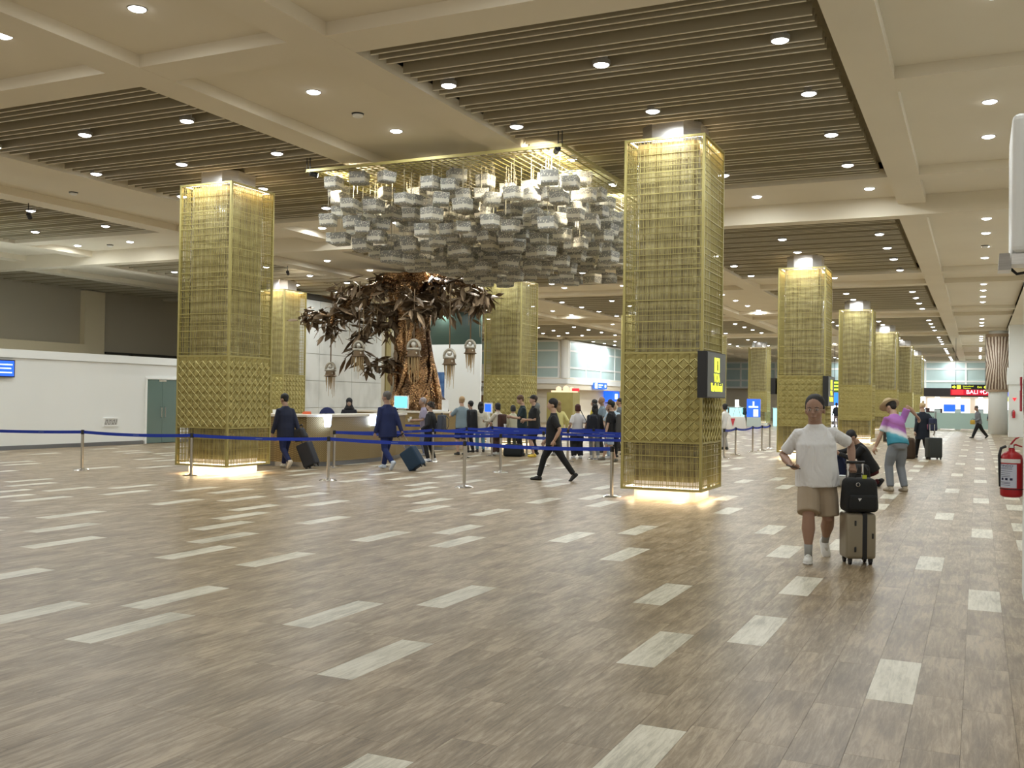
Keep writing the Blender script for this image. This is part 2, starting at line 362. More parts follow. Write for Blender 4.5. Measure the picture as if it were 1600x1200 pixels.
# ---------------------------------------------------------------- ceiling
ZS1, ZC1, ZS2, ZC2, YD = 5.84, 6.01, 5.59, 5.75, 22.9
XB = [(-1.58, -1.03), (-7.65, -7.08), (-10.65, -10.05), (-16.75, -16.18), (-19.75, -19.17), (-25.87, -25.3), (-28.87, -28.29), (1.38, 1.95)]
FX = [(-7.08, -1.58), (-16.18, -10.65), (-25.3, -19.75), (-34.4, -28.87)]
fields = [(-3.2, 6.5, 1), (10.43, 20.1, 1)] + [(23.3+13.35*k, 33.0+13.35*k, 2) for k in range(6)]
ceiling = root('ceiling'); tag(ceiling, kind='structure')
def edge_faces(me):  # bottom strip of each slat takes the painted bounce-light tone
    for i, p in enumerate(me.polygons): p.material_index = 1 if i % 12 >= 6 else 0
def ceiling_build():
    slab = MB(); xs = sorted(FX)
    gaps = []; x = -36.0
    for a, b in xs: gaps.append((x, a)); x = b
    gaps.append((x, 3.2))
    for zone, y0, y1, zc in ((1, -8, YD, ZC1), (2, YD, 106, ZC2)):
        for a, b in gaps: slab.box(a, b, y0, y1, zc, 6.5)
        y = y0
        for fa, fb, z in fields:
            if z != zone: continue
            for a, b in xs: slab.box(a, b, y, min(fa, y1), zc, 6.5)
            y = min(fb, y1)
        for a, b in xs:
            if y < y1: slab.box(a, b, y, y1, zc, 6.5)
    put('ceiling_slab', slab, 'plaster', ceiling)
    for a, b in XB:
        put('beam', MB().box(a, b, -8, YD, ZS1, 6.45), 'plaster', ceiling)
        put('beam', MB().box(a, b, YD+0.012, 106, ZS2, 6.45), 'plaster', ceiling)
    e = 0.003
    def cross(x0, x1, y0, y1, z): put('beam', MB().box(x0, x1, y0, y1, z+e, 6.44), 'plaster', ceiling)
    for y0, y1 in ((6.5, 7.1), (9.8, 10.43), (20.1, 20.6)): cross(-36, 3.2, y0, y1, ZS1)
    cross(-36, 3.2, YD-0.006, 23.3, ZS2)
    for k in range(6): cross(-36, 3.2, 33.0+13.35*k, 33.5+13.35*k, ZS2); cross(-36, 3.2, 36.1+13.35*k, 36.65+13.35*k, ZS2)
    cross(-1.03, 3.2, 14.05, 14.65, ZS1); cross(1.38, 3.2, YD, 106, ZS2-0.001)
    n = 0
    for fi, (y0, y1, zone) in enumerate(fields):
        zs = ZS1 if zone == 1 else ZS2
        for xi, (x0, x1) in enumerate(FX):
            put('ceiling_board', MB().box(x0, x1, y0, y1, zs+0.30, 6.5), 'board', ceiling)
            single = (fi == 1 and xi < 3) or (fi == 2 and xi < 2)
            bulk = MB(); y = y0+0.24; fm = MB().box(0, x1-x0-0.19, 0, 0.020, 0.008, 0.15).box(0, x1-x0-0.19, -0.002, 0.022, 0, 0.008).mesh('slat'); fm.materials.append(M['slat']); fm.materials.append(M['slat_lit_edge']); edge_faces(fm)
            while y < y1-0.1:
                for q in range(3):
                    yy = y+q*0.19
                    if yy > y1-0.05: break
                    if single:
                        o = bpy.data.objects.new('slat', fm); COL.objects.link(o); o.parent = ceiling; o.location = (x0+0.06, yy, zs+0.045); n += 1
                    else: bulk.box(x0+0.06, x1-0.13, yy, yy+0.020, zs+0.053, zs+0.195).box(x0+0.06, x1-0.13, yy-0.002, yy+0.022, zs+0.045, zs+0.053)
                y += 0.80
            if not single:
                bo = tag(put('slat_rows', bulk, 'slat', ceiling), kind='stuff'); bo.data.materials.append(M['slat_lit_edge']); edge_faces(bo.data)
ceiling_build()

# ---------------------------------------------------------------- downlights
def downlight_proto(drop):
    t = root('downlight')
    put('lamp_ring', MB().lathe([(0.104, -0.008), (0.116, -0.002), (0.116, min(drop, 0.05)), (0.08, min(drop, 0.05)+.001), (0.08, drop)], 20), 'rim', t)
    put('lamp_lens', MB().lathe([(0.02, -0.034), (0.06, -0.028), (0.088, -0.016), (0.100, -0.008)], 20), 'lens', t)
    return t
_dl = {}
LD = bpy.data.lights.new('lamp_light', 'AREA'); LD.shape = 'DISK'; LD.size = 0.15; LD.energy = LAMP_W; LD.color = LAMP_COL
LD2 = LD.copy(); LD2.energy = LAMP_W*2.2
def downlight(x, y, z, drop, label, group, strong=False, lit=True):
    if drop not in _dl: t = _dl[drop] = downlight_proto(drop); t.location = (x, y, z)
    else: t = copy_tree(_dl[drop], (x, y, z))
    tag(t, label, 'ceiling light', group)
    return t
LIGHT_AT = []
def lamps():
    def skip(x, y):
        for cx in (-4.41, -13.5, -22.6, -31.7):
            for k in range(7):
                if abs(x-cx) < 0.8 and abs(y-(15.54+13.35*k)) < 0.95: return True
        return False
    names = ['the front right gold column', 'the front left gold column', 'the far left wall']
    for xi, xs in enumerate(((-6.67, -4.43, -2.17), (-15.8, -13.6, -11.38), (-25.0, -23.08, -20.5))):
        for yi, y in enumerate((12.1, 14.35, 16.7, 18.95)):
            for x in xs:
                if not skip(x, y):
                    downlight(x, y, ZS1+0.03, 0.25, '%s downlight of the %s row in the bay above %s' % (['left', 'middle', 'right'][sorted(xs).index(x)], ['nearest', 'second', 'third', 'farthest'][yi], names[xi]), 'downlights in the slatted bay above ' + names[xi]); LIGHT_AT.append((x, y, ZS1, 1))
    for y, nm in ((8.6, 'nearest'), (12.0, 'middle'), (14.3, 'farthest')): downlight(-8.87, y, ZC1, 0.02, nm + ' of the three downlights in the smooth coffer left of the box cloud', 'downlights in the coffer by the box cloud'); LIGHT_AT.append((-8.87, y, ZC1, 1))
    for x, nm in ((-11.11, 'upper left corner of the view'), (-13.5, 'left beyond the picture edge'), (-4.4, 'top above the picture edge')): downlight(x, 8.6, ZC1, 0.02, 'round downlight in a near smooth coffer at the ' + nm, 'downlights in the nearest coffers'); LIGHT_AT.append((x, 8.6, ZC1, 1))
    for y, nm in ((8.6, 'nearest'), (12.0, 'second nearest'), (16.2, 'third'), (18.3, 'fourth')): downlight(0.13, y, ZC1, 0.02, nm + ' round downlight in the smooth coffers over the right aisle', 'downlights along the right aisle'); LIGHT_AT.append((0.13, y, ZC1, 1))
    for x, nm in zip((-24.77, -22.64, -15.8, -13.5, -11.4, -6.6, -4.38, -2.07), ('leftmost', 'second from left', 'third from left', 'fourth from left', 'fourth from right', 'third from right', 'second from right', 'rightmost')): downlight(x, 21.85, ZC1, 0.02, nm + ' downlight in the cross coffer before the lower ceiling', 'downlights in the cross coffer before the ceiling step'); LIGHT_AT.append((x, 21.85, ZC1, 1))
    for k in range(6):
        y0 = 13.35*k
        w = 1 if k < 3 else 0
        for x in (-2.17, -4.45, -6.65, -11.5, -13.6, -15.8, -20.5, -22.7, -24.3):
            for yi, y in enumerate((25.4, 27.7, 29.9, 32.4)):
                if not skip(x, y+y0) and not (k > 3 and x < -12): downlight(x, y+y0, ZS2+0.03, 0.25, ['near', 'second', 'third', 'far'][yi] + '-row downlight, ' + ['left', 'middle', 'right'][sorted((-2.17, -4.45, -6.65, -11.5, -13.6, -15.8, -20.5, -22.7, -24.3)).index(x) % 3] + ', over ' + ['second', 'third', 'fourth', 'fifth', 'sixth', 'seventh'][k] + ' column of the ' + ('right' if x > -8 else 'middle' if x > -17 else 'left') + ' row', 'downlights in the far slatted bays'); LIGHT_AT.append((x, y+y0, ZS2, w))
        for x in (-9.12, -18.3):
            for yi, y in enumerate((25.6, 28.0, 30.4, 32.8)):
                if not (k > 3 and x < -12): downlight(x, y+y0, ZC2, 0.02, ['near', 'second', 'third', 'far'][yi] + ' downlight of the plain strip ' + ('between right and middle rows' if x > -12 else 'between middle and left rows') + ', beside ' + ['second', 'third', 'fourth', 'fifth', 'sixth', 'seventh'][k] + ' columns', 'downlights in the far plain strips'); LIGHT_AT.append((x, y+y0, ZC2, w))
        for x in (-4.38, -11.8, -14.1, -15.9):
            if k < 4: downlight(x, 34.8+y0, ZC2, 0.02, {-4.38: 'right', -11.8: 'middle right', -14.1: 'middle', -15.9: 'middle left'}[x] + ' downlight of the cross coffer just beyond the ' + ['second', 'third', 'fourth', 'fifth'][k] + ' columns', 'downlights in the far cross coffers'); LIGHT_AT.append((x, 34.8+y0, ZC2, w))
        for yi, y in enumerate((24.8, 26.9, 29.2, 31.4)):
            downlight(0.15, y+y0, ZC2, 0.02, ['first', 'second', 'third', 'fourth'][yi] + ' right aisle downlight level with the ' + ['second', 'third', 'fourth', 'fifth', 'sixth', 'seventh'][k] + ' gold column', 'downlights far along the right aisle'); LIGHT_AT.append((0.15, y+y0, ZC2, w))
lamps()
for x, y, z, near in LIGHT_AT:
    if near or True:
        if y > 63 and (int(x*10)+int(y)) % 2: continue
        o = bpy.data.objects.new('lamp_light', LD if y < 63 else LD2); COL.objects.link(o); o.location = (x, y, z-0.03)

# ---------------------------------------------------------------- gold columns
def column_proto(ztop, zceil, full):
    t = root('lattice_column')
    Hh = 0.64; z0, z1, z2 = 0.17, 0.915, 2.27
    def rrect(h, r, n=4):
        pts = []
        for cx, cy, a0 in ((h-r, h-r, 0), (-h+r, h-r, 90), (-h+r, -h+r, 180), (h-r, -h+r, 270)):
            for i in range(n+1): a = math.radians(a0+90*i/n); pts.append((cx+r*math.cos(a), cy+r*math.sin(a)))
        return pts
    bs = put('marble_plinth', MB().prism(rrect(0.50, 0.14), 0, 0.30), 'plinth', t)
    put('column_core', MB().prism(rrect(0.50, 0.10), 0.30, ztop-0.05), 'core', t)
    fr = MB()
    for sx in (-1, 1):
        for sy in (-1, 1):
            cx, cy = sx*(Hh-0.02), sy*(Hh-0.02); fr.box(cx-0.02, cx+0.02, cy-0.02, cy+0.02, z0, ztop)
    for z, hgt in ((z0, 0.035), (z1-0.02, 0.03), (z2, 0.03), (ztop-0.035, 0.035)):
        for s in (-1, 1):
            fr.box(-Hh+0.04, Hh-0.04, s*(Hh-0.02)-0.018, s*(Hh-0.02)+0.018, z, z+hgt); fr.box(s*(Hh-0.02)-0.018, s*(Hh-0.02)+0.018, -Hh+0.04, Hh-0.04, z, z+hgt)
    put('frame', fr, 'gold', t)
    def face(mb, k):      # rotate geometry built on the -Y face to face k
        mb.xf(Matrix.Rotation(PI/2*k, 4, 'Z')); return mb
    # embossed panel: rows of raised diamonds
    nx, nz = 7, 8; pm = MB(); w = (2*Hh-0.08)/nx; zb, zt = z1+0.01, z2
    h = (zt-zb)/(nz+0.5); yy = -Hh+0.012
    for i in range(nx):
        for j in range(nz+1):
            x0 = -Hh+0.04+i*w; za = zb+j*h; hh = h if j < nz else h*0.5
            cx, cz = x0+w/2, za+h/2; b = len(pm.v)
            hh = h if j < nz else h*0.5
            if j < nz:
                pm.v += [(x0, yy+0.010, za), (x0+w, yy+0.010, za), (x0+w, yy+0.010, za+h), (x0, yy+0.010, za+h), (cx, yy, za), (x0+w, yy, cz), (cx, yy, za+h), (x0, yy, cz),
                         (cx, yy-0.014, cz-h*.3), (cx, yy-0.014, cz+h*.3)]
                pm.f += [(b, b+4, b+7), (b+4, b+1, b+5), (b+5, b+2, b+6), (b+6, b+3, b+7), (b+4, b+5, b+8), (b+5, b+9, b+8), (b+5, b+6, b+9), (b+6, b+7, b+9), (b+7, b+8, b+9), (b+7, b+4, b+8)]
                for (ax, az), (bx, bz) in (((cx, za), (x0+w, cz)), ((x0+w, cz), (cx, za+h)), ((cx, za+h), (x0, cz)), ((x0, cz), (cx, za))):
                    pm.tube([(ax, yy-.007, az), ((ax+bx)/2, yy-.012, (az+bz)/2), (bx, yy-.007, bz)], .0085, 4)
            else:
                pm.v += [(x0, yy+0.010, za), (x0+w, yy+0.010, za), (x0+w, yy+0.006, zt), (x0, yy+0.006, zt), (cx, yy, za), (cx, yy-0.02, zt)]
                pm.f += [(b, b+4, b+5, b+3), (b+4, b+1, b+2, b+5)]
            if j == 0: pm.tube([(x0, yy+.004, zb), (x0, yy+.004, zt)], .006, 4)
    me = pm.mesh('embossed_panel'); me.materials.append(M['gold'])
    for k in range(4):
        o = put('embossed_panel', me, None, t); o.rotation_euler = (0, 0, PI/2*k)
    def lattice(za, zb, seed, name):
        rr = random.Random(seed); mb = MB(); y = -Hh+0.016
        z = za+0.05; c = 0
        while z < zb-0.02:
            th = 0.007 if c % 4 else 0.013
            mb.box(-Hh+0.04, Hh-0.04, y-0.006, y+0.004, z-th/2, z+th/2); z += rr.choice((0.07, 0.095, 0.11, 0.13)); c += 1
        x = -Hh+0.075; c = 0
        while x < Hh-0.05:
            mb.box(x-0.0035, x+0.0035, y+0.004, y+0.012, za, zb); x += rr.choice((0.028, 0.034, 0.045, 0.06)); c += 1
        me = mb.mesh(name); me.materials.append(M['gold'])
        for k in range(4):
            o = put(name, me, None, t); o.rotation_euler = (0, 0, PI/2*k); o['kind'] = 'stuff'
    lattice(z2+0.03, ztop-0.035, 5, 'upper_lattice'); lattice(z0+0.035, z1-0.02, 9, 'lower_lattice')
    # metal collar between cladding and ceiling
    col = MB(); c8 = rrect(0.47, 0.22, 1); col.prism(c8, ztop-0.06, zceil-0.12); put('steel_collar', col, 'steel', t)
    put('column_head', MB().box(-0.38, 0.38, -0.38, 0.38, zceil-0.12, zceil+0.35), 'board', t)
    if full:
        led = MB(); q = 0.56
        for s in (-1, 1): led.box(-q, q, s*q-0.012, s*q+0.012, ztop-0.03, ztop-0.015); led.box(s*q-0.012, s*q+0.012, -q+0.013, q-0.013, ztop-0.03, ztop-0.015)
        put('led_strip', led, 'led', t)
        led = MB(); q = 0.57
        for s in (-1, 1): led.box(-q, q, s*q-0.01, s*q+0.01, z0+0.03, z0+0.045); led.box(s*q-0.01, s*q+0.01, -q+0.011, q-0.011, z0+0.03, z0+0.045)
        put('lower_led_strip', led, 'led', t)
    return t
cA = column_proto(5.62, 6.02, True); cB = column_proto(5.28, 5.75, True)
cA.location = (-4.41, 15.54, 0)
tag(cA, 'gold lattice column with lit foot, in front at the right, carrying a black and yellow sign', 'column')
c = copy_tree(cA, (-13.51, 15.54, 0)); tag(c, 'gold lattice column with lit foot, in front at the left beside the white wall', 'column')
c = copy_tree(cA, (-22.6, 15.54, 0)); tag(c, 'gold lattice column outside the left edge of the view', 'column')
cB.location = (-4.41, 28.89, 0); tag(cB, 'second gold lattice column of the right row, behind the man in the white shirt', 'column')
lab = {(0, 2): 'third gold column of the right row, darker, behind the bending man in the hat', (0, 3): 'fourth gold column of the right row, just right of the darker one', (0, 4): 'fifth gold column of the right row, half hidden behind the fourth',
       (0, 5): 'last gold column of the right row, before the far glass wall', (1, 1): 'gold column behind the queue, under the cloud of hanging boxes', (1, 2): 'gold column of the middle row hidden behind the front right column',
       (1, 3): 'gold column in the middle row far behind the front right column', (1, 4): 'far gold column beside the blue lit kiosk screen', (2, 1): 'gold column peeking out right behind the front left column', (2, 2): 'gold column right of the copper tree, behind the queue'}
for (r, k), lb in lab.items():
    c = copy_tree(cB, (-4.41-9.1*r, 15.54+13.35*k, 0)); tag(c, lb, 'column')
def col_lights(x, y, ztop, full, dim=1.0):
    for k in range(4):
        a = PI/2*k; dx, dy = math.cos(a), math.sin(a)
        area('foot_light', (x+dx*0.57, y+dy*0.57, 0.155), 0.08, 1.0, 6.5*dim, WARM, (0, 0, a))
        if full: area('head_light', (x+dx*0.57, y+dy*0.57, ztop-0.05), 0.06, 1.0, 3.6*dim, WARM, (0, 0, a))
        if full: area('collar_light', (x+dx*0.60, y+dy*0.60, ztop+0.01), 0.04, 1.0, 0.7*dim, WARM, (PI, 0, a))
for (x, y, zt, f, d) in ((-4.41, 15.54, 5.62, True, .5), (-13.51, 15.54, 5.62, True, 1.0), (-4.41, 28.89, 5.28, True, 1), (-13.51, 28.89, 5.28, False, .6), (-22.6, 28.89, 5.28, True, 1.4), (-4.41, 42.24, 5.28, False, 1), (-22.6, 42.24, 5.28, False, 1)):
    col_lights(x, y, zt, f, d)
# ---------------------------------------------------------------- walls and far structure
def struct(name, mb, m, parent=None):
    o = put(name, mb, m, parent)
    if parent is None: tag(o, kind='structure')
    return o
# low white room on the left
wl = struct('wall_left', MB().box(-31.9, -23.3, -6, 23.21, 0.10, 2.45).box(-31.9, -23.3, 23.21, 24.67, 2.06, 2.45).box(-31.9, -23.3, 24.67, 25.9, 0.10, 2.45).box(-31.9, -23.42, 23.21, 24.67, 0.0, 2.06), 'white_wall')
put('parapet_cap', MB().box(-31.9, -23.24, -6, 25.95, 2.455, 2.68), 'white_wall', wl)
struct('baseboard_left', MB().box(-23.4, -23.285, -6, 23.15, 0.0, 0.11).box(-23.4, -23.285, 24.72, 25.9, 0.0, 0.11), 'kick')
hw = struct('wall_back_left', MB().box(-33.3, -32.2, -6, 60, 0, 6.3), 'grey_wall')
put('pier', MB().box(-32.2, -31.95, 28.6, 29.6, 2.69, 5.6), 'olive_wall', hw)
put('cornice', MB().box(-32.2, -31.7, -6, 28.6, 2.95, 3.45), 'olive_wall', hw)
pp = MB()
for i, (z, r) in enumerate(((3.18, .05), (3.05, .07), (2.93, .04))): pp.tube([(-32.0, 29.7, z), (-31.95, 33, z+.04*i), (-32.0, 37, z-.03), (-31.97, 42, z)], r, 6)
for y in (31, 33.5, 36, 38.5): pp.box(-32.05, -31.9, y, y+0.1, 2.7, 3.2)
put('service_pipes', pp, 'dark', hw)
struct('wall_side_dark', MB().box(-32.2, -23.9, 39.9, 40.1, 0, 6.2), 'grey_wall')
# double glass door
dr = struct('door_1', MB().box(-23.34, -23.26, 23.21, 23.27, 0, 2.06).box(-23.34, -23.26, 24.61, 24.67, 0, 2.06).box(-23.34, -23.26, 23.27, 24.61, 2.0, 2.06), 'frame_white')
for i, (a, b) in enumerate(((23.28, 23.935), (23.945, 24.60))):
    lf = put('door_leaf', MB().box(-23.33, -23.30, a, b, 0.02, 1.99), 'glass_door', dr)
    y = b-0.07 if i == 0 else a+0.07
    put('door_handle', MB().tube([(-23.30, y, 0.80), (-23.24, y, 0.82), (-23.24, y, 1.12), (-23.30, y, 1.14)], 0.014, 8), 'chrome', lf)
    put('patch_fitting', MB().box(-23.335, -23.295, a if i else b-0.15, a+0.15 if i else b, 1.93, 1.99), 'chrome', lf)
g = root('wall_plaque', (-23.28, 21.86, 0.69)); tag(g, 'small white rectangular plaque with carved ornament low on the left white wall', 'plaque')
put('plaque_frame', MB().box(-0.02, 0.02, -0.27, 0.27, -0.13, -0.10).box(-0.02, 0.02, -0.27, 0.27, 0.10, 0.13).box(-0.02, 0.02, -0.27, -0.24, -0.1, 0.1).box(-0.02, 0.02, 0.24, 0.27, -0.1, 0.1).box(-0.02, 0.0, -0.24, 0.24, -0.1, 0.1), 'frame_white', g)
orn = MB()
for i in range(7):
    y = -0.2+i*0.066; orn.tube([(0.0, y-0.03, -0.08), (0.015, y, 0.0), (0.0, y+0.03, 0.08)], 0.012, 5); orn.ball((0.005, y, 0.05 if i % 2 else -0.05), 0.022, 6, 4)
put('ornament', orn, solid((0.35, 0.33, 0.30)), g)
sc_ = root('flight_screen', (-23.24, 18.1, 2.15)); tag(sc_, 'blue lit information screen on the left white wall at the picture edge', 'screen')
put('screen_case', MB().box(-0.05, 0.03, -0.35, 0.42, -0.22, 0.24), 'black', sc_)
put('screen_panel', MB().box(0.031, 0.034, -0.32, 0.39, -0.19, 0.21), 'e_blue', sc_)
put('screen_lines', MB().box(0.035, 0.037, -0.28, 0.34, 0.10, 0.13).box(0.035, 0.037, -0.28, 0.30, 0.0, 0.03).box(0.035, 0.037, -0.28, 0.33, -0.11, -0.08), 'e_text', sc_)

# marble wall behind the desk, each panel its own
mw = struct('wall_marble', MB().box(-24.2, -23.96, 26.2, 38.0, 0, 5.45), 'grey_wall')
ys = [26.2, 28.42, 30.72, 33.02, 35.32, 37.62]; zs = [0.0, 1.09, 2.16, 3.23, 4.30, 5.35]
for i in range(len(ys)-1):
    for j in range(len(zs)-1):
        put('marble_panel', MB().box(-23.955, -23.90, ys[i]+.008, ys[i+1]-.008, zs[j]+.008, zs[j+1]-.008), 'marble', mw)
put('top_trim', MB().box(-24.0, -23.8, 26.2, 38.0, 5.36, 5.58), 'dark', mw)
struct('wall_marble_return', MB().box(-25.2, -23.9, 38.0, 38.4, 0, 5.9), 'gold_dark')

# mezzanine block with frosted glass, corner at (-25, 62.3)
blk = struct('wall_far_block', MB().box(-44, -25.0, 62.3, 103, 2.25, 3.0).box(-44, -25.8, 62.9, 103, 0, 2.25).box(-44, -25.15, 62.45, 103, 3.0, 5.6), 'cream')
def glazing(name, x0, x1, y0, y1, z0, z1, nh, zr, normal, mgl='glass_frost', fw=0.06):
    w = root(name); tag(w, kind='structure')
    fr = MB()
    zz = [z0]+zr+[z1]
    if normal == 'x':
        n = nh; st = (y1-y0)/n
        for i in range(n+1): fr.box(x0-fw, x0+fw, y0+i*st-fw, y0+i*st+fw, z0, z1)
        for z in zz: fr.box(x0-fw*.9, x0+fw*.9, y0, y1, z-fw, z+fw)
        pm = {}
        for j in range(len(zz)-1):
            me = MB().box(-0.02, 0.02, 0.0, st-2*fw, 0, zz[j+1]-zz[j]-2*fw).mesh('pane'); me.materials.append(M[mgl])
            for i in range(n): put('pane', me, None, w, (x0, y0+i*st+fw, zz[j]+fw))
    else:
        n = nh; st = (x1-x0)/n
        for i in range(n+1): fr.box(x0+i*st-fw, x0+i*st+fw, y0-fw, y0+fw, z0, z1)
        for z in zz: fr.box(x0, x1, y0-fw*.9, y0+fw*.9, z-fw, z+fw)
        for j in range(len(zz)-1):
            me = MB().box(0, st-2*fw, -0.02, 0.02, 0, zz[j+1]-zz[j]-2*fw).mesh('pane'); me.materials.append(M[mgl])
            for i in range(n): put('pane', me, None, w, (x0+i*st+fw, y0, zz[j]+fw))
    put('window_frame', fr, 'frame_white', w)
    return w
glazing('window_1', -25.06, 0, 62.9, 99.9, 3.02, 5.5, 12, [3.72, 4.86], 'x')
glazing('window_2', -32.0, -25.6, 62.38, 0, 3.02, 5.5, 2, [3.72, 4.86], 'y')
glazing('window_3', -43.6, -32.1, 62.38, 0, 3.02, 5.5, 4, [4.3], 'y', 'deep_green')
put('corner_column', MB().lathe([(0.28, 3.0), (0.28, 5.55)], 14, (-25.2, 62.5)), 'frame_white', blk)
put('fascia_light_band', MB().box(-44, -24.95, 62.22, 62.3, 2.62, 2.95).box(-25.0, -24.92, 62.3, 103, 2.62, 2.95), 'frame_white', blk)
# far end wall with glass over the shops
fw_ = struct('wall_far_end', MB().box(-26, 4, 102.6, 103, 0, 6.2).box(-25, 2.4, 100.3, 102.6, 2.9, 3.0), 'cream')
glazing('window_4', -24.9, 2.4, 100.2, 0, 3.02, 5.5, 8, [3.72, 4.86], 'y', fw=0.08)
# right wall
wr = struct('wall_right', MB().box(2.3, 2.6, 9.31, 103, 0, 6.2), 'white_wall')
wn = struct('wall_near_right', MB().box(0.34, 2.4, 5.9, 9.31, 0, 6.4), 'white_wall')

# ---------------------------------------------------------------- near right wall fixtures
g = root('wall_unit', (0.22, 8.75, 2.68)); tag(g, 'white rounded wall unit high on the near right wall edge', 'wall unit')
o = put('unit_case', MB().box(0, 0.12, -0.45, 0.45, 0, 1.05), 'frame_white', g); bevel(o, 0.05, 3)
g = root('wall_lamp', (0.2, 8.45, 2.58)); tag(g, 'steel bracket lamp with tilted shade below the white wall unit at the right edge', 'lamp')
put('bracket', MB().box(0.02, 0.14, -0.12, 0.12, 0.02, 0.10), 'steel', g)
o = put('lamp_shade', MB().prism([(-0.07, -0.10), (0.02, -0.12), (0.02, 0.12), (-0.07, 0.10)], -0.02, 0.11, 0.8), 'steel', g)
put('lamp_arm', MB().tube([(0.02, 0, 0), (0.06, 0, -0.04), (0.13, 0, -0.03)], 0.012, 6), 'black', g)
# fire extinguisher on the wall
g = root('fire_extinguisher', (0.245, 8.9, 0.82)); tag(g, 'red fire extinguisher with white printed label hung on the near right wall', 'fire extinguisher')
R_ = 0.082
smooth(put('cylinder', MB().lathe([(R_*.8, 0), (R_*.97, 0.012), (R_, 0.03), (R_, 0.30), (R_*.93, 0.33), (R_*.6, 0.355), (R_*.3, 0.365), (R_*.3, 0.385)], 28), mat('extinguisher_red', (0.42, 0.008, 0.012), 0.3), g))
put('valve', MB().lathe([(0.02, 0.385), (0.026, 0.39), (0.022, 0.415)], 12).box(-0.05, 0.0, -0.008, 0.008, 0.395, 0.405), 'chrome', g)
hd = MB().tube([(0.0, -0.005, 0.405), (0.03, -0.005, 0.415), (0.075, -0.01, 0.40)], [0.012, 0.013, 0.009], 6, (1, .6))
hd.tube([(-0.01, -0.005, 0.41), (0.01, -0.005, 0.44), (0.03, -0.008, 0.465), (0.055, -0.01, 0.475)], [0.013, 0.014, 0.012, 0.006], 6, (1, .6))
put('handle', hd, mat('handle_red', (0.4, 0.01, 0.02), 0.4), g)
put('hose', MB().tube([(-0.04, 0, 0.40), (-0.075, -0.01, 0.385), (-0.088, -0.02, 0.33), (-0.086, -0.02, 0.2), (-0.082, -0.02, 0.08)], [0.011, 0.012, 0.012, 0.010, 0.009], 8), 'black', g)
def wrap(r, a0, a1, z0, z1, n=10):
    mb = MB()
    for i in range(n+1):
        a = math.radians(a0+(a1-a0)*i/n); mb.v += [(r*math.cos(a), r*math.sin(a), z0), (r*math.cos(a), r*math.sin(a), z1)]
    for i in range(n): mb.f.append((2*i, 2*i+2, 2*i+3, 2*i+1))
    return mb
put('paper_label', wrap(R_+.001, 200, 295, 0.075, 0.262), solid((0.62, 0.66, 0.78)), g)
put('top_label', wrap(R_+.001, 200, 318, 0.272, 0.303), solid((0.82, 0.80, 0.78)), g)
put('strap', MB().lathe([(R_+.003, 0.062), (R_+.003, 0.068)], 24), 'black', g)
inks = MB()
for z in (0.232, 0.222, 0.206, 0.19, 0.175, 0.162, 0.118, 0.108, 0.095): inks.v, inks.f = inks.v, inks.f; w_ = wrap(R_+.002, 207, 272 if z > .2 else 262, z, z+.003, 6); b = len(inks.v); inks.v += w_.v; inks.f += [tuple(b+i for i in q) for q in w_.f]
for a in (212, 236, 260):
    w_ = wrap(R_+.002, a, a+14, 0.135, 0.153, 3); b = len(inks.v); inks.v += w_.v; inks.f += [tuple(b+i for i in q) for q in w_.f]
put('label_print', inks, solid((0.03, 0.03, 0.08)), g)
tm = text_mesh('label_word', 'TINDO', 0.024, solid((0.03, 0.03, 0.07)), g, Matrix.Identity(4), 0.0003, 'CENTER', 1.3)
for v in tm.data.vertices:      # wrap the word round the cylinder
    a = math.radians(242) + v.co.x/R_; zz = 0.248+v.co.y; rr = R_+.0025+v.co.z; v.co = (rr*math.cos(a), rr*math.sin(a), zz)
# red sign plate at the picture edge
g = root('wall_sign', (0.325, 9.2, 1.62)); tag(g, 'narrow red and white notice on the edge of the near right wall', 'sign')
put('sign_plate', MB().box(-0.012, 0.0, -0.1, 0.09, -0.12, 0.16), solid((0.5, 0.05, 0.07)), g); put('sign_band', MB().box(-0.014, -0.0125, -0.09, 0.08, 0.05, 0.09), solid((0.8, 0.78, 0.76)), g)

